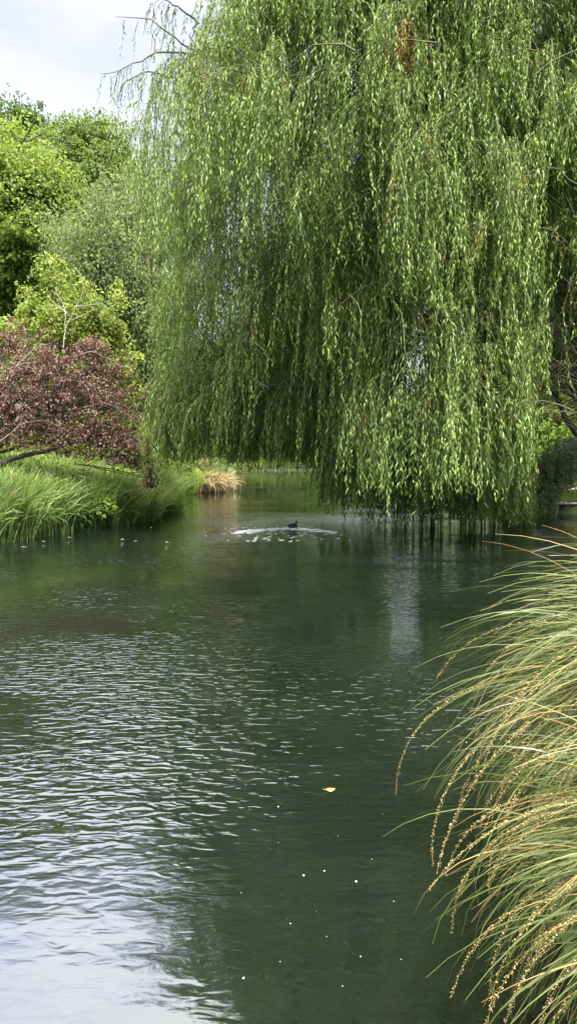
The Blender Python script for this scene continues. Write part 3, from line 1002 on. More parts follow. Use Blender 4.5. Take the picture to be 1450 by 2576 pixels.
# far bank scrub
for (u0, v0, d0, ru_, rv_, la) in ((600, 1175, 90, 45, 16, 'low scrub at the far waterline beside the straw tussock'), (700, 1168, 93, 70, 20, 'low scrub on the far bank under the willow hem'),
                                   (520, 1150, 55, 50, 30, 'green scrub behind the straw tussock'), (455, 1140, 46, 40, 40, 'pale green scrub between birch and straw tussock'),
                                   (820, 1165, 93, 60, 22, 'dark scrub on the far bank behind the willow tail')):
    c0 = P(u0, v0, d0)
    broadleaf('bank_scrub', la, 'bush', (c0[0], d0), [LB(u0, v0, d0, ru_, rv_, 1.5), LB(u0 - ru_ * 0.5, v0 + 5, d0, ru_ * 0.6, rv_ * 0.8, 1.2), LB(u0 + ru_ * 0.5, v0 + 4, d0, ru_ * 0.6, rv_ * 0.8, 1.2)],
              36, 0.15, ((0.07, 0.11, 0.025), (0.13, 0.16, 0.045)), 0.05, M_BARK, 'scrub along the far banks', flat=0.8, spray_r=0.45, per_spray=34)


# ------------------------------------------------------------------ grasses
def blades(base, az, L, lean, bend, K=7):
    """arching blades: base (n,3), azimuth, length, start lean from vertical, added bend"""
    n = len(base)
    s = np.linspace(0, 1, K)
    ang = lean[:, None] + bend[:, None] * np.power(s[None, :], 1.25)
    ds = L[:, None] / (K - 1)
    h = np.concatenate([np.zeros((n, 1)), np.cumsum(np.sin(ang[:, :-1]) * ds, 1)], 1)
    z = np.concatenate([np.zeros((n, 1)), np.cumsum(np.cos(ang[:, :-1]) * ds, 1)], 1)
    p = np.empty((n, K, 3))
    p[:, :, 0] = base[:, None, 0] + np.cos(az)[:, None] * h
    p[:, :, 1] = base[:, None, 1] + np.sin(az)[:, None] * h
    p[:, :, 2] = base[:, None, 2] + z
    return p


def clump(name, label, cat, loc, n, Lr, spread, cols, mat, width=0.012, group=None, bend=(0.8, 2.0), dry=None, lean=(0.05, 0.75), part='foliage', azc=None, azs=1.0):
    loc = np.asarray(loc, float)
    root = empty(name, loc, label, cat, group)

    def mk(nn, cc, nm, wd):
        b = np.stack([rng.normal(size=nn) * spread * 0.5, rng.normal(size=nn) * spread * 0.5, np.full(nn, -0.05)], 1)
        az = rng.uniform(0, 6.28, nn) if azc is None else azc + rng.normal(size=nn) * azs
        L = rng.uniform(*Lr, nn)
        p = blades(b, az, L, rng.uniform(*lean, nn), rng.uniform(*bend, nn))
        f = np.clip(rng.normal(0.5, 0.3, nn), 0, 1)
        return link(nm, ribbon_mesh(name + nm, p, rng.uniform(0.7, 1.3, nn) * wd, mixcol(cc[0], cc[1], f)), mat, root)
    mk(n, cols, part, width)
    if dry:
        mk(int(n * 0.4), dry, 'dry_blades', width)
    return root


GR = ((0.05, 0.095, 0.018), (0.115, 0.17, 0.04))
# meadow grass of the left bank
nb = 46000
gyv = rng.uniform(16.5, 46, nb) ** 1.0
edge = np.interp(gyv, yl, xl)
gxv = edge - np.abs(rng.gamma(1.3, 1.9, nb)) + 0.12
ok = gxv > -30
gxv, gyv = gxv[ok], gyv[ok]
nb = len(gxv)
gzv = ground_z(gxv, gyv) - 0.03
azv = rng.uniform(0, 6.28, nb)
near_edge = (np.interp(gyv, yl, xl) - gxv) < 0.8
azv = np.where(near_edge & (rng.uniform(size=nb) < 0.6), rng.normal(-0.7, 0.8, nb), azv)
tallf = 0.75 + 0.45 * np.sin(gxv * 1.7 + 1) * np.sin(gyv * 1.1) + 0.25 * np.sin(gxv * 4.1) * np.sin(gyv * 3.7)
gp = blades(np.stack([gxv, gyv, gzv], 1), azv, np.clip(rng.uniform(0.55, 1.2, nb) * tallf + 0.45 + 0.25 * near_edge, 0.35, 1.7), rng.uniform(0, 0.4, nb), rng.uniform(0.2, 1.8, nb), 6)
gf = np.clip(rng.normal(0.45, 0.25, nb) + 0.3 * np.sin(gxv * 0.9) * np.sin(gyv * 0.8 + 1), 0, 1)
gcol = mixcol((0.065, 0.130, 0.032), (0.210, 0.275, 0.085), gf)
pale = rng.uniform(size=nb) < 0.08
gcol[pale] = np.array([0.24, 0.22, 0.10])
o = link('bank_grass', ribbon_mesh('bank_grass', gp, rng.uniform(0.014, 0.034, nb), gcol), M_GRASS)
tag(o, 'tall mixed green grass covering the whole left bank', 'grass', kind='stuff')
# leafy herbs through it
nh = 52000
hy = rng.uniform(17, 44, nh)
hx = np.interp(hy, yl, xl) - np.abs(rng.gamma(1.4, 1.9, nh)) - 0.1
hz0 = ground_z(hx, hy)
patchy = np.sin(hx * 2.3 + 2) * np.sin(hy * 1.9) + 0.6 * np.sin(hx * 5.2 + hy * 3.0)
ok = patchy > 0.0
hx, hy, hz0 = hx[ok], hy[ok], hz0[ok]
nh = len(hx)
hp = np.stack([hx, hy, hz0 + rng.uniform(0.1, 1.0, nh) ** 0.6 * 1.15], 1)
hc = mixcol((0.07, 0.13, 0.022), (0.22, 0.27, 0.07), rng.uniform(size=nh))
o = link('bank_herbs', leaf_mesh('bank_herbs', hp, rng.normal(size=(nh, 3)) + np.array([0.3, -0.5, -0.1]), unit(rng.normal(size=(nh, 3)) * 0.5 + np.array([0, -0.2, 1])), rng.uniform(0.07, 0.19, nh), rng.uniform(0.04, 0.10, nh), hc), M_LEAF)
tag(o, 'small-leaved green herbs growing through the left bank grass', 'herbs', kind='stuff')

SG = ((0.06, 0.12, 0.022), (0.14, 0.21, 0.05))


def gloc(u, v, d=None):
    p = W(u, v) if d is None else P(u, v, d)
    p[2] = max(0.0, float(ground_z(np.array(p[0]), np.array(p[1]))))
    return p


BANKG = 'sedge clumps on the left bank'
for (u, v, n_, Lr, sp_, la, cc) in (
        (40, 1352, 900, (0.8, 1.5), 0.55, 'big fresh green sedge clump arching over the water at the left edge', SG),
        (-30, 1345, 700, (0.8, 1.5), 0.6, 'green sedge clump cut by the left picture edge', SG),
        (105, 1342, 420, (0.6, 1.1), 0.35, 'smaller green sedge beside the dark-leaved bramble', SG),
        (300, 1318, 520, (0.6, 1.2), 0.45, 'green sedge hanging over the bank right of the bramble', GR),
        (355, 1312, 420, (0.5, 1.1), 0.4, 'dull green sedge under the hanging purple leaves', GR),
        (250, 1325, 380, (0.5, 0.9), 0.3, 'short yellowish sedge at the waterline right of the bramble', ((0.09, 0.12, 0.03), (0.19, 0.2, 0.06))),
        (425, 1285, 460, (0.7, 1.3), 0.45, 'bright green sedge on the point right of the purple leaves', ((0.08, 0.15, 0.02), (0.17, 0.25, 0.05)))):
    clump('sedge_clump', la, 'sedge', gloc(u, v), n_, Lr, sp_, cc, M_GRASS, 0.016, BANKG)
clump('reed_clump', 'lime green reeds beside the straw-coloured tussock', 'reeds', gloc(452, 1243), 700, (1.0, 1.9), 0.7, ((0.12, 0.21, 0.02), (0.22, 0.32, 0.05)), M_GRASS, 0.03, None, bend=(0.3, 1.2))
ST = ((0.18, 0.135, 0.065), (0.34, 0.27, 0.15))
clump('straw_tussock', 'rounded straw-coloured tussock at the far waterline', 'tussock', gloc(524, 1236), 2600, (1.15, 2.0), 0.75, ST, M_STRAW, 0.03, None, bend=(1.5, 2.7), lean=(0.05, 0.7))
clump('straw_tussock', 'darker straw tussock partly behind the rounded one', 'tussock', gloc(490, 1232, 43.0), 700, (1.3, 2.0), 0.6, ((0.15, 0.12, 0.06), (0.28, 0.22, 0.12)), M_STRAW, 0.028, None, bend=(0.7, 1.8))
RB = 'straw sedges on the right bank'
YS = ((0.16, 0.16, 0.045), (0.30, 0.27, 0.10))
for (u, v, d, la) in ((1352, 1268, 29.5, 'straw sedge beside the low willow leaves on the right bank'), (1378, 1262, 29.8, 'straw sedge where the timber edging ends'),
                      (1405, 1250, 32.5, 'yellowish sedge behind the lawn corner'), (1438, 1240, 33.5, 'yellowish sedge behind the pale lawn strip'),
                      (1475, 1240, 34, 'straw sedge cut by the right picture edge above the lawn')):
    clump('straw_sedge', la, 'sedge', gloc(u, v, d), 700, (0.7, 1.25), 0.6, YS, M_STRAW, 0.022, RB, bend=(0.4, 1.6), dry=((0.3, 0.24, 0.13), (0.42, 0.34, 0.2)), lean=(0.0, 0.4))

# bramble and dark-leaved plants at the waterline
for (u, v, r_, n_, la, cc, *dd) in ((190, 1335, 0.55, 900, 'dark-leaved bramble low over the water between two sedges', ((0.04, 0.075, 0.02), (0.09, 0.13, 0.04))),
                               (225, 1310, 0.4, 500, 'small nettle patch just above the dark bramble', ((0.06, 0.11, 0.02), (0.12, 0.17, 0.03))),
                               (375, 1290, 0.55, 900, 'rounded leafy shrub under the purple branch tip', ((0.05, 0.10, 0.02), (0.11, 0.16, 0.035))),
                               (400, 1262, 0.45, 700, 'bright leafy shrub on the point beside the purple branch tip', ((0.08, 0.15, 0.015), (0.15, 0.23, 0.03))),
                               (140, 1262, 0.5, 420, 'pale broad-leaved dock in the grass above the bramble', ((0.11, 0.16, 0.04), (0.20, 0.25, 0.08)), 20.2),
                               (215, 1232, 0.5, 420, 'mid-green leafy weed in the grass under the copper tree', ((0.06, 0.11, 0.03), (0.12, 0.18, 0.05)), 22.4),
                               (300, 1262, 0.5, 500, 'dark leafy weed right of the lowest umbel flower', ((0.04, 0.085, 0.025), (0.10, 0.15, 0.04)), 22.5),
                               (335, 1222, 0.5, 460, 'bluish green leafy weed just below the copper tree hem', ((0.06, 0.11, 0.05), (0.12, 0.18, 0.08)), 23.6),
                               (62, 1255, 0.5, 420, 'yellowish leafy weed in the grass near the left edge', ((0.13, 0.16, 0.03), (0.23, 0.26, 0.07)), 19.6),
                               (265, 1290, 0.4, 420, 'fresh green leafy weed low on the bank beside the nettle patch', ((0.08, 0.14, 0.02), (0.16, 0.23, 0.05)), 20.6),
                               (340, 1300, 0.4, 420, 'dark broad-leaved weed at the waterline beside the dull sedge', ((0.04, 0.08, 0.02), (0.10, 0.14, 0.04)), 23.0)):
    p = gloc(u, v) if not dd else gloc(u, v, dd[0])
    if dd:
        p[2] += 0.35
    p[0] -= 0.1
    root = empty('bank_shrub', p, la, 'shrub', 'leafy plants on the left bank')
    q, od = blob_points(np.array([0, 0, r_ * 0.75]), np.array([r_, r_, r_ * 0.8]), n_, 0.2)
    link('foliage', leaf_mesh('shrub_foliage', q, od + rng.normal(size=(n_, 3)) * 0.6 + np.array([0, 0, -0.3]), unit(od * 0.5 + rng.normal(size=(n_, 3)) * 0.4 + np.array([0, 0, 0.8])),
         rng.uniform(0.09, 0.16, n_), rng.uniform(0.055, 0.095, n_), mixcol(cc[0], cc[1], rng.uniform(size=n_))), M_LEAF, root)
    link('stems', tubes_mesh('shrub_stems', [(curve((rng.normal() * 0.05, rng.normal() * 0.05, -0.05), q[k], (0, 0, 0.1), 6), np.linspace(0.008, 0.003, 6)) for k in range(16)], (0, 0, 0), 4), M_STEM, root)

# cow parsley
UM = [(262, 1160, 22.3, 'tall white umbel flower under the purple leaves, largest of its drift', 1.25), (285, 1172, 22.0, 'white umbel flower just right of the tallest one', 1.1),
      (332, 1165, 22.5, 'white umbel flower close under the purple leaf hem', 0.9), (205, 1198, 21.2, 'cream umbel flower in the sunny grass left of the drift', 0.9), (120, 1190, 21.0, 'cream umbel flower above the big green sedge', 0.8),
      (280, 1215, 21.2, 'white umbel flower in the middle of the bank grass', 0.8), (322, 1235, 20.9, 'white umbel flower low on the bank left of the shrub', 1.0), (345, 1245, 20.9, 'pair-topped white umbel flower beside the low one', 0.9),
      (250, 1263, 19.4, 'white umbel flower above the bramble, lowest on the bank', 1.0), (375, 1268, 21.5, 'white umbel flower beside the rounded leafy shrub', 0.7), (60, 1205, 20.5, 'pale umbel flower in the grass near the left edge', 0.8),
      (160, 1225, 20.2, 'pale umbel flower in the middle of the grass slope', 0.7)]
for (u, v, d, la, sc) in UM:
    tp = P(u, v, d)
    while tp[0] > np.interp(d, yl, xl) - 0.5 and d < 30:
        d += 0.2
        tp = P(u, v - 14, d)
    gz = float(ground_z(np.array(tp[0]), np.array(tp[1])))
    root = empty('cow_parsley', (tp[0], tp[1], gz), la, 'wildflower', 'white umbel flowers on the left bank')
    hgt = max(0.5, tp[2] - gz)
    st = [(curve((0, 0, -0.05), (0, 0, hgt - 0.08), (0.03, 0, 0), 8), np.linspace(0.008, 0.005, 8))]
    for k in range(4):
        a = rng.uniform(0, 6.28)
        q = np.array([math.cos(a) * 0.11 * sc, math.sin(a) * 0.11 * sc, hgt + rng.uniform(-0.08, 0.03)]) if k else np.array([0, 0, hgt])
        st.append((curve((0, 0, hgt * 0.72), q - np.array([0, 0, 0.02]), (0, 0, 0), 6), np.linspace(0.005, 0.003, 6)))
        m_ = 70
        rr_ = np.sqrt(rng.uniform(size=m_)) * 0.042 * sc
        aa = rng.uniform(0, 6.28, m_)
        FB = np.stack([q[0] + rr_ * np.cos(aa), q[1] + rr_ * np.sin(aa), q[2] - rr_ * rr_ * 3 + rng.normal(size=m_) * 0.006], 1)
        link('flower_head', leaf_mesh('umbel', FB, rng.normal(size=(m_, 3)) * np.array([1, 1, 0.25]), unit(rng.normal(size=(m_, 3)) * 0.3 + np.array([0, 0, 1])), np.full(m_, 0.024), np.full(m_, 0.024), np.full((m_, 3), 0.40) * np.array([1, 1, 0.92])), M_FLOWER, root)
    link('stem', tubes_mesh('umbel_stems', st, (0, 0, 0), 4), M_STEM, root)

# ------------------------------------------------------------------ right bank: lawn, path, timber edging
ly = np.linspace(26.35, 34, 20)
lx = np.linspace(9.75, 24, 40)
LX, LY = np.meshgrid(lx, ly)
LX = LX + np.clip((29.5 - LY) / 3, 0, 1) * 0.0 + np.clip((LY - 28) / 4, 0, 1) * 1.2
LZ = np.maximum(0.36, ground_z(LX, LY)) + 0.03 + 0.012 * (LY - 26)
lv = np.stack([LX, LY, LZ], -1).reshape(-1, 3)
li = np.arange(len(lv)).reshape(LX.shape)
M_LAWN = plain_mat('mown_lawn', (0.10, 0.16, 0.03), (0.17, 0.23, 0.05), 2.5, 0.95, 0.02)
o = link('lawn', raw_mesh('lawn', lv, np.stack([li[:-1, :-1], li[:-1, 1:], li[1:, 1:], li[1:, :-1]], -1).reshape(-1, 4), smooth=True), M_LAWN)
tag(o, 'small mown lawn behind the timber edging on the right bank', 'lawn', kind='structure')
pth = np.array([(x, 30.6 + 0.10 * (x - 11) - 0.02 * (x - 11) ** 2) for x in np.linspace(11.2, 22, 24)])
pv = []
for (x, y) in pth:
    for w_ in (-0.55, 0.55):
        z_ = max(0.36, float(ground_z(np.array(x), np.array(y + w_)))) + 0.045 + 0.012 * (y + w_ - 26) + 0.02
        pv.append((x, y + w_, z_))
pi_ = np.arange(len(pv)).reshape(-1, 2)
o = link('path', raw_mesh('path', np.array(pv), np.stack([pi_[:-1, 0], pi_[1:, 0], pi_[1:, 1], pi_[:-1, 1]], -1).reshape(-1, 4)), plain_mat('pale_gravel', (0.36, 0.34, 0.30), (0.5, 0.48, 0.43), 12, 0.95))
tag(o, 'pale gravel path curving across the lawn', 'path', kind='structure')
nt_ = 9000
tx = rng.uniform(9.9, 14, nt_)
ty = rng.uniform(26.4, 29.8, nt_)
tz = np.maximum(0.36, ground_z(tx, ty)) + 0.03 + 0.012 * (ty - 26)
o = link('lawn_grass', ribbon_mesh('lawn_grass', blades(np.stack([tx, ty, tz], 1), rng.uniform(0, 6.28, nt_), rng.uniform(0.05, 0.14, nt_), rng.uniform(0, 0.6, nt_), rng.uniform(0, 1.2, nt_), 4), np.full(nt_, 0.018), mixcol((0.12, 0.20, 0.03), (0.22, 0.29, 0.07), rng.uniform(size=nt_))), M_GRASS)
tag(o, 'short bright lawn grass on the right bank', 'grass', kind='stuff')


def box_mesh(name, sx_, sy_, sz_, bev=0.012):
    bm = bmesh.new()
    bmesh.ops.create_cube(bm, size=1.0)
    for v_ in bm.verts:
        v_.co.x *= sx_; v_.co.y *= sy_; v_.co.z *= sz_
    bmesh.ops.bevel(bm, geom=bm.edges[:], offset=bev, segments=2, affect='EDGES')
    me = bpy.data.meshes.new(name)
    bm.to_mesh(me)
    bm.free()
    return me


ed = empty('timber_edging', (9.8, 26.25, 0.0), 'weathered timber edging on short posts along the lawn over the water', 'edging')
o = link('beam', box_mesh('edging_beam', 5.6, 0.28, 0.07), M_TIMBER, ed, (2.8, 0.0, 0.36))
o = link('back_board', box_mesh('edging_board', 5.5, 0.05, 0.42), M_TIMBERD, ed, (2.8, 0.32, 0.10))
pm = None
for k in range(18):
    if pm is None:
        bm = bmesh.new()
        bmesh.ops.create_cone(bm, cap_ends=True, segments=12, radius1=0.055, radius2=0.05, depth=0.75)
        bmesh.ops.bevel(bm, geom=[e for e in bm.edges if e.calc_face_angle(0) > 1], offset=0.008, segments=1, affect='EDGES')
        pm = bpy.data.meshes.new('edging_post')
        bm.to_mesh(pm)
        bm.free()
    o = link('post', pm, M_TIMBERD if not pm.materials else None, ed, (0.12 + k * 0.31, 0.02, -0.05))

# ------------------------------------------------------------------ the duck
duck_root = empty('duck', (DUCK[0], DUCK[1], 0), 'small black duck swimming away across the open river, rippling the water', 'duck')
duck_root.rotation_euler = (0, 0, R(38))
duck_root.scale = (0.88, 0.88, 0.88)


def lathe_rings(name, rings, nseg=16):
    """rings: (x, z, half width, half height) along the body"""
    vs, qs = [], []
    for (x, z, hw, hh) in rings:
        for k in range(nseg):
            a = 2 * math.pi * k / nseg
            vs.append((x, hw * math.cos(a), z + hh * math.sin(a)))
    for i in range(len(rings) - 1):
        for k in range(nseg):
            k2 = (k + 1) % nseg
            qs.append((i * nseg + k, i * nseg + k2, (i + 1) * nseg + k2, (i + 1) * nseg + k))
    return vs, qs


M_DUCK = plain_mat('black_plumage', (0.006, 0.006, 0.007), (0.016, 0.014, 0.014), 30, 0.6)
M_BILL = plain_mat('grey_bill', (0.10, 0.12, 0.14), (0.16, 0.18, 0.2), 30, 0.4)
M_EYE = plain_mat('yellow_eye', (0.5, 0.4, 0.05), (0.6, 0.5, 0.08), 30, 0.2)
skm = bpy.data.meshes.new('duck_body')
spine = [(-0.235, 0, 0.085, 0.016, 0.010), (-0.17, 0, 0.07, 0.06, 0.045), (-0.08, 0, 0.055, 0.098, 0.078), (0.03, 0, 0.05, 0.105, 0.085), (0.11, 0, 0.06, 0.082, 0.075),
         (0.148, 0, 0.11, 0.045, 0.045), (0.158, 0, 0.165, 0.036, 0.038), (0.172, 0, 0.208, 0.043, 0.046), (0.205, 0, 0.212, 0.032, 0.034)]
skm.from_pydata([q[:3] for q in spine], [(i, i + 1) for i in range(len(spine) - 1)], [])
db = link('body', skm, None, duck_root)
ms = db.modifiers.new('skin', 'SKIN')
sv = skm.skin_vertices[0].data
for i, q in enumerate(spine):
    sv[i].radius = (q[3], q[4])
sv[3].use_root = True
db.modifiers.new('sub', 'SUBSURF').levels = 2
dg = bpy.context.evaluated_depsgraph_get()
dm = bpy.data.meshes.new_from_object(db.evaluated_get(dg))
db.modifiers.clear()
db.data = dm
dm.materials.clear()
dm.materials.append(M_DUCK)
for p_ in dm.polygons: p_.use_smooth = True
vs, qs = lathe_rings('bill', [(0.222, 0.208, 0.016, 0.015), (0.245, 0.203, 0.017, 0.011), (0.265, 0.199, 0.018, 0.007), (0.278, 0.197, 0.011, 0.003)], 10)
bme = bpy.data.meshes.new('duck_bill')
bme.from_pydata(vs, [], qs + [tuple(range(9, -1, -1)), tuple(range(30, 40))])
link('bill', bme, M_BILL, duck_root)
for s_ in (-1, 1):
    bm = bmesh.new()
    bmesh.ops.create_uvsphere(bm, u_segments=10, v_segments=8, radius=0.007)
    em = bpy.data.meshes.new('duck_eye')
    bm.to_mesh(em)
    bm.free()
    link('eye', em, M_EYE, duck_root, (0.19, s_ * 0.034, 0.219))
for s_ in (-1, 1):
    vs, qs = lathe_rings('wing', [(-0.20, 0.095, 0.008, 0.006), (-0.12, 0.085, 0.02, 0.035), (-0.02, 0.075, 0.024, 0.05), (0.06, 0.075, 0.018, 0.04), (0.085, 0.075, 0.006, 0.015)], 10)
    vs = [(x, y + s_ * (0.098 - 0.9 * max(0, -x - 0.06) * 0.55), z) for x, y, z in vs]
    wm = bpy.data.meshes.new('duck_wing')
    wm.from_pydata(vs, [], qs)
    for p_ in wm.polygons: p_.use_smooth = True
    link('wing', wm, M_DUCK, duck_root)

# ------------------------------------------------------------------ things afloat
M_PETAL = plain_mat('white_petal', (0.42, 0.41, 0.40), (0.55, 0.53, 0.50), 30, 0.5)
M_YLEAF = plain_mat('yellow_leaf', (0.28, 0.21, 0.04), (0.38, 0.30, 0.07), 20, 0.5)


def cup_mesh(name, a, b, cup, n=14, point=0.0):
    vs = [(0, 0, 0.0)]
    for r_, f_ in ((0.5, 0.3), (1.0, 1.0)):
        for k in range(n):
            t = 2 * math.pi * k / n
            x = a * r_ * math.cos(t)
            x += point * a * max(0, math.cos(t)) ** 6 * r_
            vs.append((x, b * r_ * math.sin(t) * (1 - 0.25 * math.cos(t)), cup * f_ * (0.7 + 0.3 * math.cos(2 * t))))
    fs = [(0, 1 + k, 1 + (k + 1) % n) for k in range(n)]
    fs += [(1 + k, 1 + n + k, 1 + n + (k + 1) % n, 1 + (k + 1) % n) for k in range(n)]
    me = bpy.data.meshes.new(name)
    me.from_pydata(vs, [], fs)
    for p_ in me.polygons: p_.use_smooth = True
    return me


p = W(830, 1988)
yl_o = link('floating_leaf', cup_mesh('floating_leaf', 0.027, 0.021, 0.005, point=0.3), M_YLEAF, None, (p[0], p[1], 0.004))
tag(yl_o, 'small yellow leaf floating on the dark water, the only yellow one', 'leaf')
yl_o.rotation_euler = (0.1, 0.05, 0.4)
stm = tubes_mesh('leaf_stalk', [(curve((-0.025, 0, 0.002), (-0.05, 0.012, 0.006), (0, 0.004, 0), 6), np.linspace(0.0022, 0.0016, 6))], (0, 0, 0), 5)
link('stalk', stm, M_YLEAF, yl_o)
pme = cup_mesh('petal', 0.013, 0.010, 0.006)
pbig = [(763, 2203, 'white petal afloat below the yellow leaf, left one of a pair', 1.0), (815, 2192, 'white petal afloat below the yellow leaf, upper one of a pair', 0.9), (895, 2219, 'roundest white petal afloat below and right of the yellow leaf', 1.15),
        (612, 2462, 'lone white petal afloat near the lower picture edge', 1.0), (699, 2030, 'small white petal afloat left of the yellow leaf', 0.7), (1172, 1868, 'white petal afloat beside the tussock blades', 0.9)]
for (u, v, la, sc) in pbig:
    p = W(u, v)
    o = link('floating_petal', pme, M_PETAL, None, (p[0], p[1], 0.003))
    sc *= 0.45
    o.scale = (sc, sc, sc)
    o.rotation_euler = (rng.normal() * 0.15, rng.normal() * 0.15, rng.uniform(0, 6))
    tag(o, la, 'petal', 'white petals afloat')
small = [(855, 1750), (880, 1650), (790, 1465), (560, 1745), (630, 1790), (905, 1780), (520, 1930), (640, 1925), (860, 2105), (700, 2120), (930, 2150), (560, 2090), (820, 2350), (745, 2330), (905, 2390), (800, 2290), (990, 2260), (700, 2420), (1020, 2420), (860, 2480), (535, 2010), (610, 2250), (960, 2060), (1000, 1940)]
for (u, v) in small:
    p = W(u + rng.normal() * 6, v + rng.normal() * 6)
    o = link('floating_petal', pme, None, None, (p[0], p[1], 0.002))
    sc = rng.uniform(0.12, 0.26)
    o.scale = (sc, sc, sc)
    o.rotation_euler = (0, 0, rng.uniform(0, 6))
    tag(o, 'tiny white speck of petal scattered on the dark open water', 'petal', 'white petals afloat')
# dry leaves along the left waterline
ym = cup_mesh('dry_leaf', 0.05, 0.022, 0.006, point=0.5)
M_DRY = plain_mat('dry_leaf', (0.20, 0.16, 0.09), (0.36, 0.31, 0.20), 20, 0.6)
for (u, v, la) in ((60, 1376, 'tan fallen leaf at the left waterline beneath the big sedge'), (110, 1362, 'pale fallen leaf beside the bramble waterline'), (175, 1352, 'tan fallen leaf under the bramble'), (308, 1357, 'cream leaf afloat off the middle of the left bank'),
                   (340, 1361, 'pale leaf afloat right of the cream one'), (380, 1327, 'tan leaf caught under the purple branch tip'), (420, 1364, 'small pale leaf afloat clear of the left bank')):
    p = W(u, v)
    o = link('fallen_leaf', ym, M_DRY if not ym.materials else None, None, (p[0], p[1], 0.006))
    o.rotation_euler = (0.05, 0.05, rng.normal() * 0.4)
    tag(o, la, 'leaf', 'leaves afloat by the left bank')
# white flecks painted in for sky glints on the wake of the duck
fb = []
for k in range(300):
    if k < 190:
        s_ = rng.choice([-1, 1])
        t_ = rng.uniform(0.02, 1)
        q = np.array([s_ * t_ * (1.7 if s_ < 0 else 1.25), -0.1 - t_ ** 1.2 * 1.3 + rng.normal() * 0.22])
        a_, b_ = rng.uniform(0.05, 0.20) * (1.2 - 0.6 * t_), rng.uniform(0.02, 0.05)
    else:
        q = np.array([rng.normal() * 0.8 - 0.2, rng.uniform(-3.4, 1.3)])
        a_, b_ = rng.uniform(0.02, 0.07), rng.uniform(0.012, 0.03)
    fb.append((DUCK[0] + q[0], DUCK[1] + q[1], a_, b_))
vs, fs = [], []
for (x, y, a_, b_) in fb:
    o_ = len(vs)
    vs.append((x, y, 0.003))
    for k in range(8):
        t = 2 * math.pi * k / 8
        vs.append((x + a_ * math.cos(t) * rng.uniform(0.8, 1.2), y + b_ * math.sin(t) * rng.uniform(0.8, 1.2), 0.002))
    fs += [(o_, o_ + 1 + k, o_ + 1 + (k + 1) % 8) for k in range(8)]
fm = bpy.data.meshes.new('wake_glint')
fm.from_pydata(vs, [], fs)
o = link('wake_glint', fm, plain_mat('painted_glint', (0.78, 0.80, 0.82), (0.88, 0.9, 0.92), 30, 0.4))
tag(o, 'white flecks painted as sky glints in the wake of the duck', 'painted_glint', kind='stuff')

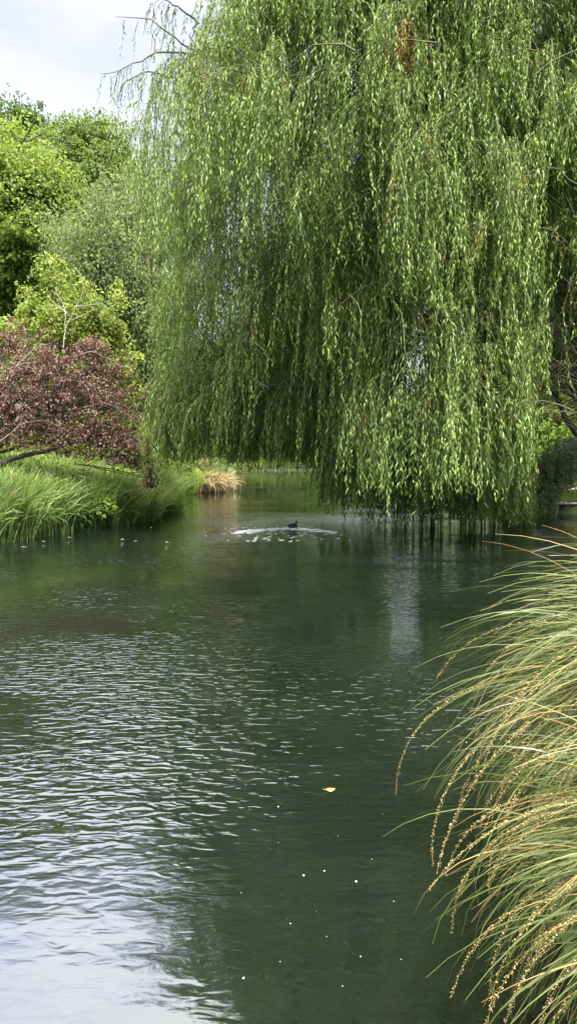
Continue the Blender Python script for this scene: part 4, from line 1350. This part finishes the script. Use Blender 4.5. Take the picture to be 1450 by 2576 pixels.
# ------------------------------------------------------------------ the tussock beside the camera
def big_tussock(label, loc, n_green, n_dry, n_seed, Lr, azc, azs, sl=1.14, sk=0.9):
    loc = np.asarray(loc, float)
    root = empty('tussock_sedge', loc, label, 'tussock', 'tall tussocks beside the viewer')

    def paths(nn, Lr_, lean, bend, K, da=0.0, az_s=None):
        b = np.stack([rng.normal(size=nn) * 0.16, rng.normal(size=nn) * 0.16, rng.uniform(-0.1, 0.12, nn)], 1)
        az = azc + da + rng.normal(size=nn) * (az_s or azs)
        L = rng.uniform(*Lr_, nn)
        return blades(b, az, L, rng.uniform(*lean, nn), rng.uniform(*bend, nn), K), L
    p, L = paths(n_green, Lr, (0.1, 0.9), (1.5, 2.8), 14)
    f = np.clip(rng.normal(0.5, 0.3, n_green), 0, 1)
    c0 = mixcol((0.036, 0.052, 0.010), (0.102, 0.124, 0.036), f)
    s = np.linspace(0, 1, 14)
    tipc = np.array([0.27, 0.20, 0.085])
    tf = (np.clip((s[None, :] - rng.uniform(0.85, 1.15, (n_green, 1))) / 0.15, 0, 1))[:, :, None]
    cc = c0[:, None, :] * (1 - tf) + tipc * tf
    link('foliage', ribbon_mesh('tussock_blades', p, rng.uniform(0.0038, 0.0078, n_green), cc, tip=0.25), M_SEDGE, root)
    p, L = paths(n_dry, (Lr[0] * 0.8, Lr[1]), (0.1, 0.9), (1.0, 2.4), 14)
    link('dry_blades', ribbon_mesh('tussock_dry', p, rng.uniform(0.0035, 0.0065, n_dry), mixcol((0.19, 0.12, 0.042), (0.34, 0.25, 0.10), rng.uniform(size=n_dry))), M_STRAW, root)
    # seed heads: thin stalks with drooping knobbly spikes
    K = 26
    p, L = paths(n_seed, (Lr[0] * sl, Lr[1] * sl * 1.04), (0.30, 0.7), (2.25, 2.8), K, 0.25, 0.5)
    for i in range(n_seed):
        st = ribbon_stalk = p[i]
        k0 = int(K * rng.uniform(0.55, 0.68))
        lines = [(st, np.linspace(0.0016, 0.0010, K))]
        tints = [np.array([0.22, 0.20, 0.07])]
        seg = st[k0:]
        m_ = 170
        t_ = rng.uniform(0, 1, m_) * (len(seg) - 1.001)
        a_ = t_.astype(int)
        w_ = (t_ - a_)[:, None]
        q = seg[a_] * (1 - w_) + seg[a_ + 1] * w_
        tg = unit(seg[a_ + 1] - seg[a_])
        rd = unit(np.cross(tg, randdir(m_)))
        thin = 1 - 0.5 * t_ / (len(seg) - 1)
        bl = q + rd * 0.003
        d_ = rd * 0.75 + tg * 0.8
        col = mixcol((0.19, 0.13, 0.055), (0.36, 0.265, 0.125), rng.uniform(size=m_))
        # spikelets: short folded scales
        dn = unit(d_)
        Lk = rng.uniform(0.0075, 0.013, m_) * thin * sk
        side = unit(np.cross(dn, rd + randdir(m_) * 0.3))
        n2 = np.cross(side, dn)
        wd = Lk * 0.32
        v4 = np.empty((m_, 5, 3))
        mid = bl + dn * (Lk * 0.5)[:, None]
        v4[:, 0] = bl
        v4[:, 1] = mid + side * wd[:, None]
        v4[:, 2] = bl + dn * Lk[:, None]
        v4[:, 3] = mid - side * wd[:, None]
        v4[:, 4] = mid + n2 * wd[:, None]
        ix = np.arange(m_)[:, None] * 5
        tri = np.concatenate([ix + np.array([[0, 1, 4, 4]]), ix + np.array([[1, 2, 4, 4]]), ix + np.array([[2, 3, 4, 4]]), ix + np.array([[3, 0, 4, 4]])])[:, :3]
        # stalk as 3-sided tube triangles
        ang = np.array([0, 2.09, 4.19])
        tt = unit(np.gradient(st, axis=0))
        aa = unit(np.cross(tt, np.array([[0.3, 0.7, 0.6]])))
        bb = np.cross(tt, aa)
        ring = st[:, None] + np.linspace(0.0016, 0.0009, K)[:, None, None] * (np.cos(ang)[None, :, None] * aa[:, None] + np.sin(ang)[None, :, None] * bb[:, None])
        ri = np.arange(K * 3).reshape(K, 3) + m_ * 5
        rj = np.roll(ri, -1, 1)
        tq = np.concatenate([np.stack([ri[:-1], rj[:-1], rj[1:]], -1).reshape(-1, 3), np.stack([ri[:-1], rj[1:], ri[1:]], -1).reshape(-1, 3)])
        V_ = np.concatenate([v4.reshape(-1, 3), ring.reshape(-1, 3)])
        T_ = np.concatenate([np.repeat(col, 5, 0), np.repeat(np.array([[0.20, 0.19, 0.06]]), K * 3, 0)])
        link('seed_head', raw_mesh('seed_head', V_, np.concatenate([tri, tq]), T_), M_STRAW, root)
    return root


big_tussock('tall green and tan tussock with drooping seed heads, overhanging the river at the right', (2.28, 2.95, 0.76), 3600, 260, 95, (1.0, 1.75), math.pi, 0.75)
big_tussock('nearer tussock filling the lower right corner in front of the other', (1.80, 2.05, 0.55), 2800, 420, 85, (0.8, 1.35), math.pi * 0.98, 0.72, sl=1.15, sk=0.8)

# ------------------------------------------------------------------ render look
scene.view_settings.view_transform = 'Standard'
scene.view_settings.look = 'None'
scene.view_settings.exposure = 1.75
scene.view_settings.gamma = 1.0
scene.cycles.max_bounces = 7
scene.cycles.diffuse_bounces = 3
scene.cycles.glossy_bounces = 3
scene.cycles.transmission_bounces = 4
scene.cycles.transparent_max_bounces = 4
scene.cycles.caustics_reflective = False
scene.cycles.caustics_refractive = False
scene.cycles.use_denoising = True
print('willow leaves', NLEAF)
